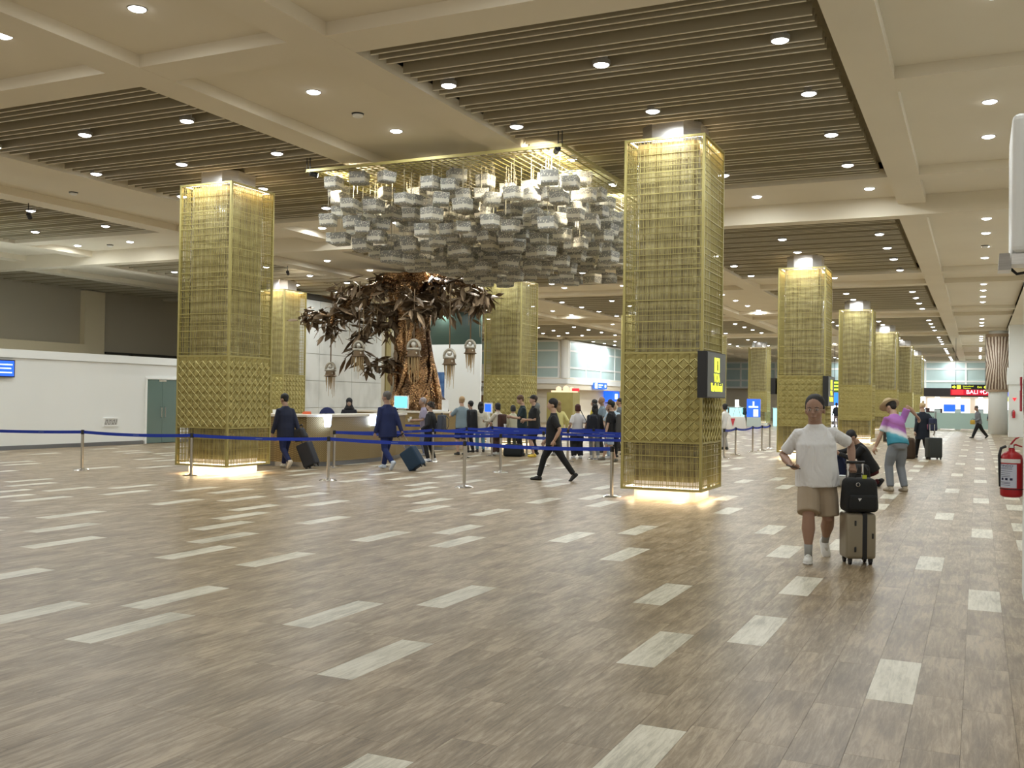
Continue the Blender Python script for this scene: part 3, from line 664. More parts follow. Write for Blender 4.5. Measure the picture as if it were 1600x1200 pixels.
# ---------------------------------------------------------------- far right: wood-grain banner column, square column, barrier
g = root('banner_column', (0.99, 60.5, 0)); tag(g, 'white oval pillar wrapped in a banner with brown wood grain, far right', 'column')
ov = lambda a, b, n=28: [(a*math.cos(2*PI*i/n), b*math.sin(2*PI*i/n)) for i in range(n)]
smooth(put('shaft', MB().prism(ov(0.48, 0.8), 0, 5.9), 'white_wall', g))
def grain():
    m = mat('wood_grain_print', (0.8, 0.7, 0.6), 0.6)
    tc = N(m, 'ShaderNodeTexCoord'); sp = N(m, 'ShaderNodeSeparateXYZ'); L(m, tc.outputs['Object'], sp.inputs[0])
    # lines pinched together at mid height, mirrored about the centre line
    z = N(m, 'ShaderNodeMath', operation='SUBTRACT'); L(m, sp.outputs['Z'], z.inputs[0]); z.inputs[1].default_value = 3.72
    za = N(m, 'ShaderNodeMath', operation='ABSOLUTE'); L(m, z.outputs[0], za.inputs[0])
    dv = N(m, 'ShaderNodeMath', operation='MULTIPLY_ADD'); L(m, za.outputs[0], dv.inputs[0]); dv.inputs[1].default_value = 0.22; dv.inputs[2].default_value = 0.55
    xa = N(m, 'ShaderNodeMath', operation='ABSOLUTE'); L(m, sp.outputs['X'], xa.inputs[0])
    q = N(m, 'ShaderNodeMath', operation='DIVIDE'); L(m, xa.outputs[0], q.inputs[0]); L(m, dv.outputs[0], q.inputs[1])
    nz = N(m, 'ShaderNodeTexNoise'); nz.inputs['Scale'].default_value = 3.0; L(m, tc.outputs['Object'], nz.inputs['Vector'])
    ad = N(m, 'ShaderNodeMath', operation='MULTIPLY_ADD'); L(m, nz.outputs['Fac'], ad.inputs[0]); ad.inputs[1].default_value = 0.10; L(m, q.outputs[0], ad.inputs[2])
    sn = N(m, 'ShaderNodeMath', operation='MULTIPLY'); L(m, ad.outputs[0], sn.inputs[0]); sn.inputs[1].default_value = 34
    s2 = N(m, 'ShaderNodeMath', operation='SINE'); L(m, sn.outputs[0], s2.inputs[0])
    rp = ramp(m, [(0.35, (0.20, 0.12, 0.075)), (0.6, (0.78, 0.68, 0.56))]); mr = N(m, 'ShaderNodeMapRange'); mr.inputs[1].default_value = -1; L(m, s2.outputs[0], mr.inputs[0]); L(m, mr.outputs[0], rp.inputs[0]); L(m, rp.outputs[0], bsdf(m).inputs['Base Color'])
    return m
smooth(put('grain_banner', MB().prism(ov(0.62, 0.95), 2.42, 5.25), grain(), g))
put('banner_hoop', MB().prism(ov(0.64, 0.97), 2.30, 2.42).prism(ov(0.64, 0.97), 5.25, 5.42), solid((0.30, 0.21, 0.13)), g)
g = root('square_pillar', (1.75, 56.0, 0)); tag(g, 'white square pillar with small fire notice and red extinguisher, beside the wood-grain banner', 'column')
put('pillar_shaft', MB().box(-0.36, 0.40, -0.3, 0.3, 0, 5.6), 'white_wall', g)
put('pillar_collar', MB().box(-0.43, 0.42, -0.38, 0.38, 2.62, 3.45), 'white_wall', g)
put('fire_triangle', MB().prism([(-0.1, 0), (0, -0.17), (0.1, 0)], 0, 0.01).xf(T(-0.1, -0.31, 1.95) @ Matrix.Rotation(PI/2, 4, 'X')), 'e_red', g)
g = root('fire_extinguisher', (1.62, 55.6, 0.95)); tag(g, 'small distant red fire extinguisher hung on the white square pillar', 'fire extinguisher')
put('cylinder', MB().lathe([(0.06, 0), (0.065, 0.02), (0.065, 0.3), (0.025, 0.36), (0.02, 0.40)], 12), mat('far_red', (0.5, 0.02, 0.03), 0.4), g); put('hose', MB().tube([(-0.02, 0, 0.4), (-0.09, 0, 0.3), (-0.08, 0, 0.1)], 0.012, 6), 'black', g)
# glass barrier and gates
g = root('glass_barrier', (0, 68.0, 0)); tag(g, 'long low glass barrier with grey posts across the far end of the hall', 'barrier')
for i in range(4):
    x = -7.0+i*2.3; put('pane', MB().box(x+.06, x+2.24, -0.015, 0.015, 0.08, 1.06), mat('barrier_glass', (0.45, 0.62, 0.58), 0.15, 0, 0.6) if i == 0 else bpy.data.materials['barrier_glass'], g)
for i in range(5): x = -7.0+i*2.3; put('barrier_post', MB().box(x-.05, x+.05, -0.05, 0.05, 0, 1.12), solid((0.25, 0.27, 0.26), 0.4), g)
for i, x in enumerate((-5.75, -3.2, -2.35, -1.15, 0.15, 1.6)):
    g = root('gate_pylon', (x, 69.4, 0)); tag(g, ['first', 'second', 'third', 'fourth', 'fifth', 'last'][i] + ' from the left of the white lit gate pylons behind the far glass barrier', 'gate', 'lit gate pylons')
    put('pylon_body', MB().box(-0.17, 0.17, -0.3, 0.3, 0, 1.25), solid((0.55, 0.62, 0.62), 0.4), g)
    put('lit_head', MB().box(-0.13, 0.13, -0.08, 0.08, 1.3, 2.05).box(-0.15, 0.15, -0.25, -0.2, 0.86, 1.2), 'e_white', g)
    put('pylon_neck', MB().box(-0.16, 0.16, -0.1, 0.1, 1.22, 1.3), 'black', g)
# shops and signs at the far end
g = root('shop_front', (0, 90, 0)); tag(g, 'brightly lit shop front under a black fascia beyond the glass barrier', 'shop')
put('fascia', MB().box(-7, 2.2, 0, 0.3, 2.25, 2.95), solid((0.03, 0.025, 0.025), 0.4), g)
put('shop_back', MB().box(-7, 2.2, 3, 3.2, 0, 2.25), 'cream', g)
for i, (a, b) in enumerate(((-6.6, -4.3), (-3.9, -0.6), (-0.2, 1.9))): put('lit_window', MB().box(a, b, 2.7, 2.9, 0.7, 2.1), ['e_pink', 'e_soft', 'e_soft'][i], g)
sh = MB(); rr = random.Random(4)
for i in range(26): x = -6.8+rr.random()*8.6; sh.box(x, x+0.15+rr.random()*.4, 1.6+rr.random(), 2.66, 0.02, 0.5+rr.random()*.9)
put('shelf_goods', sh, solid((0.10, 0.06, 0.06)), g); put('counter_glow', MB().box(-2.6, -1.0, 1.0, 1.1, 1.0, 1.6), 'e_blue', g)
g = root('red_fascia_sign', (-0.15, 89.9, 2.62)); tag(g, 'red shop sign with white lettering over the far shop', 'sign')
put('sign_board', MB().box(-1.9, 1.9, -0.05, 0.09, -0.25, 0.25), mat('sign_red', (0.35, 0.005, 0.02), 0.5, emit=(0.6, 0.0, 0.02), es=0.7), g)
text_mesh('sign_letters', 'BALI', 0.46, 'e_pink', g, T(-0.28, -0.06, 0) @ FACE_NY, 0.01)
text_mesh('sign_letters', 'DUTY', 0.46, 'e_pink', g, T(1.12, -0.06, 0) @ FACE_NY, 0.01)
text_mesh('sign_mark', '*', 0.6, 'e_pink', g, T(0.4, -0.06, -0.08) @ FACE_NY, 0.01)
put('sign_panel', MB().box(-1.78, -0.95, -0.08, -0.055, -0.2, 0.2), 'e_red', g)
g = root('direction_sign', (-0.42, 66.0, 2.64)); tag(g, 'black hanging direction sign with yellow arrows and lettering over the right aisle', 'sign')
put('sign_case', MB().box(-1.05, 0.98, -0.06, 0.06, -0.15, 0.16), 'black', g)
for s, x in ((-1, -0.9), (1, 0.83)): put('arrow', MB().prism([(-0.11, 0), (0, -0.11), (0, -0.045), (0.1, -0.045), (0.1, 0.045), (0, 0.045), (0, 0.11)], 0, 0.008).xf(T(x, -0.065, 0) @ Matrix.Rotation(PI/2, 4, 'X') @ Matrix.Diagonal((-s*-1, 1, 1, 1))), 'e_yellow', g)
put('pictogram', MB().box(-0.74, -0.52, -0.07, -0.062, -0.11, 0.11), 'e_yellow', g)
text_mesh('sign_letters', 'International', 0.115, 'e_yellow', g, T(-0.12, -0.065, 0.05) @ FACE_NY, 0.004); text_mesh('sign_letters', 'Departure', 0.1, 'e_yellow', g, T(-0.18, -0.065, -0.07) @ FACE_NY, 0.004)
text_mesh('sign_letters', 'Exit', 0.16, 'e_yellow', g, T(0.5, -0.065, 0) @ FACE_NY, 0.004)
put('hanger', MB().tube([(-0.8, 0, 0.16), (-0.8, 0, 2.95)], 0.012, 5).tube([(0.8, 0, 0.16), (0.8, 0, 2.95)], 0.012, 5), 'black', g)
g = root('parking_sign', (1.68, 63.5, 2.2)); tag(g, 'small blue and yellow lit signs between the oval and square white pillars', 'sign')
put('blue_sign', MB().box(-0.16, 0.12, -0.04, 0.04, -0.1, 0.26), 'e_blue', g); put('yellow_sign', MB().box(-0.16, 0.12, -0.04, 0.04, -0.42, -0.18), 'e_yellow', g)
put('sign_pole', MB().box(0.0, 0.05, -0.02, 0.02, -2.2, -0.42), 'black', g)
g = root('direction_sign', (-9.15, 75, 2.8)); tag(g, 'yellow lettered direction sign seen between the second and third right columns', 'sign')
put('sign_case', MB().box(-0.5, 0.6, -0.06, 0.06, -0.42, 0.42), solid((0.05, 0.16, 0.03)), g)
for z in (0.24, 0.0, -0.24): put('lettering', MB().box(-0.45, 0.55, -0.075, -0.061, z-0.06, z+0.06), 'e_yellow', g)
put('hanger', MB().tube([(-.2, 0, 0.42), (-.2, 0, 3.0)], 0.02, 5), 'black', g)
g = root('advert_wall', (-9.15, 77, 0)); tag(g, 'bright blue lit advert panel between the second and third right columns', 'sign')
put('advert_panel', MB().box(-0.7, 0.9, 0, 0.1, 1.4, 2.35), emis('advert_blue', (0.02, 0.22, 1.0), 1.5), g); put('advert_lower', MB().box(-0.7, 0.9, 0, 0.1, 0.25, 1.38), 'e_white', g)
put('advert_legs', MB().box(-0.6, -0.5, 0.02, 0.08, 0, 0.25).box(0.7, 0.8, 0.02, 0.08, 0, 0.25), 'black', g)
# visa on arrival signs on the right row
def visa_sign(y0, y1, z0, z1, lbl, x=-3.74, s=1.0):
    g = root('visa_sign', (x, (y0+y1)/2, (z0+z1)/2)); tag(g, lbl, 'sign'); hy, hz = (y1-y0)/2, (z1-z0)/2
    put('sign_case', MB().box(0, 0.14, -hy, hy, -hz, hz), solid((0.018, 0.018, 0.018), 0.5), g)
    put('sign_face', MB().box(0.141, 0.147, -hy+.02, hy-.02, -hz+.015, hz-.015), solid((0.055, 0.06, 0.055), 0.35), g)
    put('sign_bracket', MB().box(-0.05, 0.0, -0.2, -0.1, hz-.1, hz-.04).box(-0.05, 0.0, -0.2, -0.1, -hz+.04, -hz+.1), 'black', g)
    o = put('pictogram', MB().box(0.148, 0.152, -hy*.26, hy*.26, hz*.12, hz*.76), 'e_yellow', g)
    put('pictogram_figure', MB().box(0.153, 0.156, -hy*.02, hy*.08, hz*.2, hz*.48).ball((0.155, hy*.03, hz*.56), (0.003, 0.03*s, 0.03*s), 10, 6), solid((0.03, 0.035, 0.02)), g)
    text_mesh('sign_letters', 'VOA', 0.19*s, 'e_yellow', g, T(0.15, 0, -hz*.14) @ FACE_PX, 0.003, 'CENTER', 0.9)
    text_mesh('sign_letters', 'Visa On Arrival', 0.185*s, 'e_yellow', g, T(0.15, 0, -hz*.55) @ FACE_PX, 0.003, 'CENTER', 0.62)
    return g
visa_sign(14.47, 15.66, 1.6, 2.29, 'black visa sign with yellow pictogram on the front right gold column')
visa_sign(27.55, 28.75, 1.47, 2.27, 'black visa sign seen edge-on on the second right gold column')
g = root('side_sign', (-5.12, 28.6, 2.0)); tag(g, 'thin dark sign case on the left side of the second right gold column', 'sign'); put('sign_case', MB().box(-0.1, 0.03, -0.4, 0.4, -0.22, 0.22), 'black', g)
# blue signs on the mezzanine block
g = root('blue_sign', (-24.88, 68.4, 2.58)); tag(g, 'blue hanging sign with white disc under the mezzanine edge', 'sign')
put('sign_case', MB().box(0, 0.12, -1.3, 1.3, -0.24, 0.22), emis('sign_blue', (0.02, 0.16, 0.75), 1.2), g)
put('white_disc', MB().box(0.121, 0.13, -1.2, -0.75, -0.18, 0.17), 'e_white', g); put('lettering', MB().box(0.121, 0.13, -0.5, 0.4, 0.02, 0.1).box(0.121, 0.13, -0.5, 0.1, -0.12, -0.05).box(0.121, 0.13, 0.8, 1.1, -0.1, 0.1), 'e_text', g)
g = root('blue_screen', (-25.0, 72.5, 1.84)); tag(g, 'upright blue lit screen on the wall under the mezzanine', 'screen')
put('screen_case', MB().box(-0.75, 0, -0.7, 0.7, -0.38, 0.38), 'e_blue', g); put('screen_figure', MB().box(0.001, 0.02, -0.3, 0.3, -0.2, 0.2), 'e_text', g)
# gold kiosk under the mezzanine
g = root('gold_kiosk', (-23.6, 58.5, 0)); tag(g, 'gold boxed kiosk with lit top below the mezzanine corner, behind the queue', 'kiosk')
put('kiosk_body', MB().box(-0.95, 0.8, -0.6, 0.6, 0, 2.0), 'gold', g)
put('kiosk_crown', MB().box(-0.7, 0.7, -0.5, 0.5, 2.0, 2.12).ball((-0.4, 0, 2.2), 0.2, 8, 5).ball((0.1, 0, 2.22), 0.22, 8, 5).ball((0.5, 0, 2.18), 0.18, 8, 5), emis('kiosk_glow', (1.0, 0.75, 0.45), 1.1), g)
put('red_mark', MB().box(0.7, 1.15, -0.5, -0.4, 2.08, 2.26), 'e_red', g)
# immigration sign wall panel between the copper tree and the queue
g = root('immigration_sign', (-31.0, 62.05, 2.2)); tag(g, 'white panel lettered IMMIGRATION between the two gold columns behind the queue', 'sign')
put('sign_board', MB().box(-2.3, 1.9, 0, 0.1, -0.42, 0.45), solid((0.85, 0.84, 0.80)), g)
text_mesh('sign_letters', 'IMMIGRATION', 0.52, solid((0.07, 0.055, 0.04)), g, T(0.75, -0.01, 0) @ FACE_NY, 0.006, 'CENTER', 0.8)
put('sign_accent', MB().box(-0.42, -0.25, -0.03, -0.018, -0.16, 0.16), solid((0.65, 0.22, 0.05)), g)
struct('trim_1', MB().box(-40, -28.6, 62.15, 62.22, 0, 3.0), solid((0.20, 0.11, 0.055)))
struct('trim_2', MB().box(-40, -28.6, 62.08, 62.14, 2.75, 3.95), 'frame_white')
# white panel with blue poster right of the tree
struct('wall_poster', MB().box(-24.0, -20.8, 41.2, 41.3, 0, 4.05), 'white_wall')
struct('wall_poster_upper', MB().box(-24.0, -20.8, 41.2, 41.3, 4.05, 5.6), 'deep_green')
P0 = (-23.3, 40.9)
g = root('blue_poster', (-22.95, 41.1, 1.75)); tag(g, 'blue poster on the white panel just right of the copper tree', 'poster')
put('poster_sheet', MB().box(-0.45, 0.3, 0, 0.08, -0.8, 1.0), noise_mat('blue_poster_print', (0.02, 0.06, 0.22), (0.10, 0.22, 0.45), 3), g); put('poster_frame', MB().box(-0.5, 0.35, 0.02, 0.09, -0.85, 1.05), 'frame_white', g)
# kiosk screen and cyan gates in the middle distance
g = root('screen_kiosk', (-12.89, 64, 0)); tag(g, 'tall kiosk with bright blue screen beside a far gold column', 'kiosk')
put('kiosk_screen', MB().box(-0.42, 0.42, -0.06, 0, 0.62, 1.75), 'e_blue', g); put('kiosk_foot', MB().box(-0.42, 0.42, -0.06, 0.2, 0.0, 0.6), solid((0.5, 0.58, 0.55)), g)
put('screen_figure', MB().box(-0.05, 0.05, -0.075, -0.062, 1.3, 1.6).box(-0.3, 0.3, -0.075, -0.062, 1.2, 1.3).box(0.0, 0.3, -0.075, -0.062, 0.66, 1.1), 'e_text', g)
for i, x in enumerate((-16.1, -14.95, -12.0, -10.0)):
    g = root('cyan_gate', (x, 68.6, 0)); tag(g, ['leftmost glowing cyan gate cabinet beyond the tote bag woman', 'second glowing cyan gate cabinet, with a person behind it', 'glowing cyan gate cabinet just right of the blue screen kiosk', 'glowing cyan gate cabinet seen right of the far gold column'][i], 'gate', 'cyan gates')
    put('gate_body', MB().box(-0.45, 0.45, -0.3, 0.3, 0, 1.15), 'e_cyan', g); put('gate_top', MB().box(-0.52, 0.52, -0.32, 0.32, 1.15, 1.22), solid((0.4, 0.5, 0.5)), g); put('gate_beacon', MB().box(-0.1, 0.1, -0.1, 0.1, 1.22, 1.7), 'e_white', g)
g = root('black_bin', (-3.2, 43.9, 0)); tag(g, 'black standing sign box beside the third and fourth right columns', 'sign box')
put('bin_body', MB().box(-0.32, 0.32, -0.2, 0.2, 0, 0.85), 'black', g); put('bin_print', MB().box(-0.1, 0.1, -0.212, -0.202, 0.3, 0.5).box(-0.2, 0.2, -0.212, -0.202, 0.12, 0.2).box(-0.2, 0.2, -0.212, -0.202, 0.66, 0.72), solid((0.8, 0.8, 0.8)), g)

# ---------------------------------------------------------------- information desk
def desk_run(name, pts, lbl, h=1.14, depth=0.7):
    g = root(name, (pts[0][0], pts[0][1], 0)); tag(g, lbl, 'counter')
    ox, oy = pts[0]
    P_ = [Vector((x-ox, y-oy)) for x, y in pts]
    offs = []
    for i in range(len(P_)):
        a = P_[max(i-1, 0)]; b = P_[min(i+1, len(P_)-1)]; d = (b-a).normalized(); n = Vector((-d.y, d.x)); offs.append(P_[i]+n*depth)
    for i in range(len(P_)-1):
        q = [P_[i], P_[i+1], offs[i+1], offs[i]]
        put('front_panel', MB().prism([(v.x, v.y) for v in q], 0.10, h-0.05), 'herring', g)
    o_out = []; o_in = []
    for i in range(len(P_)):
        d = (offs[i]-P_[i]).normalized(); o_out.append(P_[i]-d*0.05); o_in.append(offs[i]+d*0.02)
    top = MB(); k = MB()
    for i in range(len(P_)-1):
        top.prism([(v.x, v.y) for v in (o_out[i], o_out[i+1], o_in[i+1], o_in[i])], h-0.05, h)
        d0 = (offs[i]-P_[i]).normalized()*0.05; d1 = (offs[i+1]-P_[i+1]).normalized()*0.05
        k.prism([(v.x, v.y) for v in (P_[i]+d0, P_[i+1]+d1, offs[i+1], offs[i])], 0, 0.10)
    put('counter_top', top, solid((0.80, 0.74, 0.62), 0.35), g); put('plinth_kick', k, 'kick', g)
    return g
# depth lies to the left of the run direction
desk_run('information_desk', [(-14.9, 17.75), (-14.0, 17.72), (-13.3, 17.95), (-13.0, 18.4), (-13.0, 20.0), (-13.15, 21.4), (-13.6, 22.6)], 'curved herringbone brass information desk with pale top, below the receptionist')
desk_run('check_in_counter', [(-17.4, 25.8), (-14.30, 25.9), (-14.2, 27.4)], 'straight brass counter in front of the copper tree, with white papers on it')
for i, (y0, lb) in enumerate(((18.24, 'glowing white tablet sign on the desk front, left of the pair'), (20.05, 'glowing white tablet sign on the desk front, half behind the second suited man'))):
    g = root('lit_tablet', (-12.97, y0, 1.0)); tag(g, lb, 'sign', 'lit tablets on the desk')
    o = put('lit_face', MB().prism([(-0.10, -0.13), (0.10, -0.13), (0.135, 0.13), (-0.135, 0.13)], 0, 0.03).xf(FACE_PX @ T(0, 0, 0)), emis('tablet_glow', (0.50, 0.66, 1.0), 11), g); bevel(o, 0.012, 2)
    put('tablet_arm', MB().box(-0.04, 0.0, -0.03, 0.03, -0.05, 0.05), 'black', g)
    pass
desk_items = [('blue_cap_stand', -14.0, 20.0), ]
g = root('desk_monitor', (-15.9, 26.2, 1.14)); tag(g, 'small lit cyan monitor on the counter in front of the copper tree', 'monitor')
put('monitor_case', MB().box(-0.28, 0.22, 0, 0.05, 0.06, 0.46), 'frame_white', g); put('screen', MB().box(-0.25, 0.19, -0.006, -0.001, 0.09, 0.43), emis('screen_cyan', (0.15, 0.65, 0.95), 1.6), g); put('monitor_foot', MB().box(-0.1, 0.1, -0.05, 0.1, 0, 0.06), 'chrome', g)
g = root('tablet_stand', (-13.35, 27.0, 0)); tag(g, 'slim white stand with a blue lit tablet beside the long-haired woman in white', 'tablet')
put('stand_pole', MB().box(-0.04, 0.04, -0.04, 0.04, 0.02, 1.1).box(-0.15, 0.15, -0.15, 0.15, 0, 0.02), 'frame_white', g); put('tablet', MB().box(-0.14, 0.14, -0.03, 0.0, 1.1, 1.42), 'frame_white', g); put('tablet_screen', MB().box(-0.1, 0.1, -0.036, -0.031, 1.15, 1.38), 'e_blue', g)
g = root('paper_stack', (-14.6, 26.15, 1.14)); tag(g, 'white papers and laptop on the counter by the man with the backpack', 'papers')
put('paper_sheets', MB().box(-0.2, 0.25, -0.1, 0.15, 0, 0.05), solid((0.85, 0.85, 0.85)), g); put('laptop_lid', MB().box(0.2, 0.24, -0.15, 0.2, 0.05, 0.35), 'frame_white', g)
g = root('desk_box', (-14.15, 18.2, 1.14)); tag(g, 'white box with black end on the desk beside the first suited man', 'box')
put('box_body', MB().box(-0.2, 0.14, -0.1, 0.1, 0, 0.09), 'frame_white', g); put('box_end', MB().box(0.14, 0.26, -0.08, 0.08, 0, 0.08), 'black', g)
g = root('red_stapler', (-13.6, 18.35, 1.14)); tag(g, 'small orange-red item lying on the desk top', 'stationery'); put('stapler_body', MB().box(-0.1, 0.1, -0.03, 0.03, 0, 0.04).box(-0.08, 0.1, -0.02, 0.02, 0.04, 0.06), solid((0.7, 0.15, 0.06)), g)

# ---------------------------------------------------------------- queue posts and belts
def post_proto():
    t = root('barrier_post')
    put('post_base', MB().lathe([(0.165, 0.0), (0.165, 0.008), (0.12, 0.026), (0.04, 0.042), (0.03, 0.046)], 24), 'chrome', t)
    put('pole', MB().lathe([(0.028, 0.046), (0.028, 0.76)], 14), 'post', t)
    put('belt_head', MB().lathe([(0.032, 0.72), (0.032, 0.80), (0.026, 0.81)], 14), 'black', t)
    return t
_pp = post_proto()
posts = [(-16.17, 14.48, 'leftmost of the front row, before the white wall'), (-13.55, 14.70, 'in front of the lit foot of the left gold column'), (-10.78, 15.22, 'between the two suited men in front of the desk'), (-8.03, 15.34, 'nearest the middle of the open floor'), (-5.30, 15.2, 'touching the left edge of the front right gold column'),
 (-9.04, 18.89, 'behind the middle of the front row, before the people in brown'), (-11.87, 21.02, 'beside the curly-haired person with the backpack'), (-11.88, 22.78, 'beside the man with the big black backpack'), (-11.86, 24.23, 'in front of the woman in brown overalls'), (-11.31, 25.3, 'behind the child in cream, by the cap man'),
 (-15.53, 24.9, 'far back before the straight counter'), (-12.66, 18.08, 'close behind the front row, by the lit tablet'), (-11.88, 18.81, 'behind the second suited man'), (-9.09, 21.28, 'left of the walking man in black'), (-9.2, 23.07, 'right of the walking man in black'), (-9.05, 24.49, 'below the woman with the cream tote bag'), (-9.08, 25.88, 'at the back of the queue near the right gold column'),
 (-6.4, 29.23, 'first of the line by the woman with the white tote'), (-6.32, 31.28, 'second of the line by the woman with the white tote'), (-6.27, 32.49, 'third of the line by the woman with the white tote'), (-6.28, 33.87, 'last of the line by the woman with the white tote'), (-6.3, 27.35, 'just behind the right edge of the front right gold column')]
for i, (x, y, l) in enumerate(posts):
    o = _pp if i == 0 else copy_tree(_pp); o.location = (x, y, 0); tag(o, 'chrome barrier post ' + l, 'barrier post', 'belt barrier posts')
def belt(a, b, lbl, z0=0.765, z1=0.765, sag=0.03):
    mb = MB(); n = 8; A = Vector((*a, z0)); B = Vector((*b, z1)); d = (B-A).normalized(); A = A+d*0.03; B = B-d*0.03; nn = Vector((-d.y, d.x, 0)).normalized()*0.0015
    for i in range(n+1):
        t = i/n; p = A.lerp(B, t); p.z -= sag*4*t*(1-t)
        for s in (-1, 1):
            for q in (-0.030, 0.030): mb.v.append(tuple(p+nn*s+Vector((0, 0, q))))
    for i in range(n):
        b0 = i*4; c0 = b0+4
        mb.f += [(b0, c0, c0+1, b0+1), (b0+2, b0+3, c0+3, c0+2), (b0+1, c0+1, c0+3, b0+3), (b0, b0+2, c0+2, c0)]
    o = put('barrier_belt', mb, 'belt'); tag(o, lbl, 'belt', 'blue barrier belts')
    mk = MB(); ln = (B-A).length; k = max(1, int(ln/1.4))
    for i in range(k):
        t = (i+0.5)/k; p = A.lerp(B, t); p.z -= sag*4*t*(1-t)
        u = d*0.07; fr = Vector((d.y, -d.x, 0)).normalized()*0.003
        b0 = len(mk.v); mk.v += [tuple(p-u+fr+Vector((0, 0, -.008))), tuple(p+u+fr+Vector((0, 0, -.008))), tuple(p+u+fr+Vector((0, 0, .008))), tuple(p-u+fr+Vector((0, 0, .008)))]; mk.f.append((b0, b0+1, b0+2, b0+3))
    put('belt_print', mk, 'belt_mark', o)
P_ = [(p[0], p[1]) for p in posts]
belt((-20.2, 14.0), P_[0], 'blue belt running from the left picture edge to the leftmost front post')
belt(P_[0], P_[1], 'blue belt across the green glass door to the left gold column')
belt(P_[1], P_[2], 'blue belt in front of the first suited man')
belt(P_[2], P_[3], 'blue belt in front of the second suited man')
belt(P_[3], P_[4], 'blue belt crossing the legs of the walking man in black')
belt(P_[11], P_[5], 'long blue belt behind the second suited man to the middle post')
belt(P_[11], P_[6], 'blue belt rising to the curly-haired person')
belt(P_[10], (-13.9, 24.9), 'short dark blue belt before the straight counter')
belt(P_[6], P_[7], 'blue belt between the backpack man and the curly-haired person')
belt(P_[7], P_[8], 'blue belt in front of the woman with long hair')
belt(P_[6], P_[13], 'blue belt from the curly-haired person to the walking man')
belt(P_[7], P_[14], 'blue belt across the middle of the queue')
belt(P_[8], P_[15], 'blue belt in front of the man in the cap')
belt(P_[9], P_[16], 'rearmost blue belt of the queue')
belt(P_[5], (-5.55, 19.3), 'lowest blue belt of the queue, running behind the front right gold column')
belt(P_[13], (-5.7, 21.6), 'blue belt right of the walking man, running behind the gold column')
belt(P_[14], (-5.8, 23.3), 'blue belt before the woman with the tote, running behind the gold column')
belt(P_[15], (-5.9, 24.8), 'blue belt before the person with the grey backpack')
belt(P_[21], P_[17], 'blue belt below the woman with the white tote')
belt(P_[17], P_[18], 'wide blue belt right of the woman with the white tote', sag=0.05)
belt(P_[18], P_[19], 'short blue belt between the far line posts')
belt(P_[19], P_[20], 'last short blue belt of the far line')

# ---------------------------------------------------------------- hanging cloud of boxes
CX, CY = -8.65, 18.3
ch = root('hanging_box_installation', (CX, CY, 5.66)); tag(ch, 'ceiling installation of hundreds of hanging white patterned boxes under a gold grid', 'chandelier')
GX, GY = 2.52, 3.35
gr = MB()
for s in (-1, 1): gr.box(-GX, GX, s*GY-.02, s*GY+.02, -.02, .03); gr.box(s*GX-.02, s*GX+.02, -GY, GY, -.02, .03)
put('grid_frame', gr, 'gold', ch)
bars = MB(); x = -GX+0.12
while x < GX: bars.box(x-.008, x+.008, -GY+.02, GY-.02, -.008, .008); x += 0.14
y = -GY+0.12
while y < GY: bars.box(-GX+.02, GX-.02, y-.008, y+.008, .009, .022); y += 0.14
tag(put('grid_bars', bars, 'gold', ch), kind='stuff')
put('hanger_rods', MB().tube([(-GX, -GY, .03), (-GX, -GY, .35)], .01, 5).tube([(GX, -GY, .03), (GX, -GY, .35)], .01, 5).tube([(GX, GY, .03), (GX, GY, .3)], .01, 5).tube([(-GX, GY, .03), (-GX, GY, .3)], .01, 5), 'black', ch)
def lantern_mesh(w, h):
    mb = MB(); wb = w*0.92; n = 4
    v = [(-wb/2, -wb/2, -h/2), (wb/2, -wb/2, -h/2), (wb/2, wb/2, -h/2), (-wb/2, wb/2, -h/2), (-w/2, -w/2, h/2), (w/2, -w/2, h/2), (w/2, w/2, h/2), (-w/2, w/2, h/2)]
    bm = bmesh.new(); vs = [bm.verts.new(p) for p in v]
    for f in ((0, 3, 2, 1), (4, 5, 6, 7), (0, 1, 5, 4), (1, 2, 6, 5), (2, 3, 7, 6), (3, 0, 4, 7)): bm.faces.new([vs[i] for i in f])
    bmesh.ops.bevel(bm, geom=bm.edges[:], offset=0.012, segments=1, affect='EDGES')
    me = bpy.data.meshes.new('box_lantern'); bm.to_mesh(me); bm.free(); me.materials.append(M['boxcloth']); return me
LM = [lantern_mesh(0.31, 0.22), lantern_mesh(0.28, 0.21), lantern_mesh(0.27, 0.19)]
rr = random.Random(21); spots = []; tries = 0
while len(spots) < 430 and tries < 60000:
    tries += 1
    x = rr.uniform(-GX+.08, GX-.08); y = rr.uniform(-GY+.1, GY-.1)
    e = max(abs(x)/GX, abs(y)/GY); zlo = -1.68+0.65*e**3; zhi = -0.08-0.35*rr.random()**2
    z = zlo+(zhi-zlo)*rr.random()**1.15
    if all((x-a)**2+(y-b)**2+((z-c)*1.25)**2 > 0.082 for a, b, c in spots): spots.append((x, y, z))
spots.sort(key=lambda p: p[1]+p[2]*0.6)
wires = MB(); bulk = MB()
for i, (x, y, z) in enumerate(spots):
    a = rr.uniform(0, PI/2) if rr.random() < .5 else rr.uniform(-.25, .35)
    if i < 300:
        o = bpy.data.objects.new('box_lantern', LM[i % 3]); COL.objects.link(o); o.parent = ch; o.location = (x, y, z); o.rotation_euler = (rr.uniform(-.05, .05), rr.uniform(-.05, .05), a)
    else:
        s0 = len(bulk.v); bulk.box(-.135, .135, -.135, .135, -.095, .095); bulk.xf(T(x, y, z) @ Matrix.Rotation(a, 4, 'Z'), s0)
    wires.box(x-.0025, x+.0025, y-.0025, y+.0025, z+.1, 0)
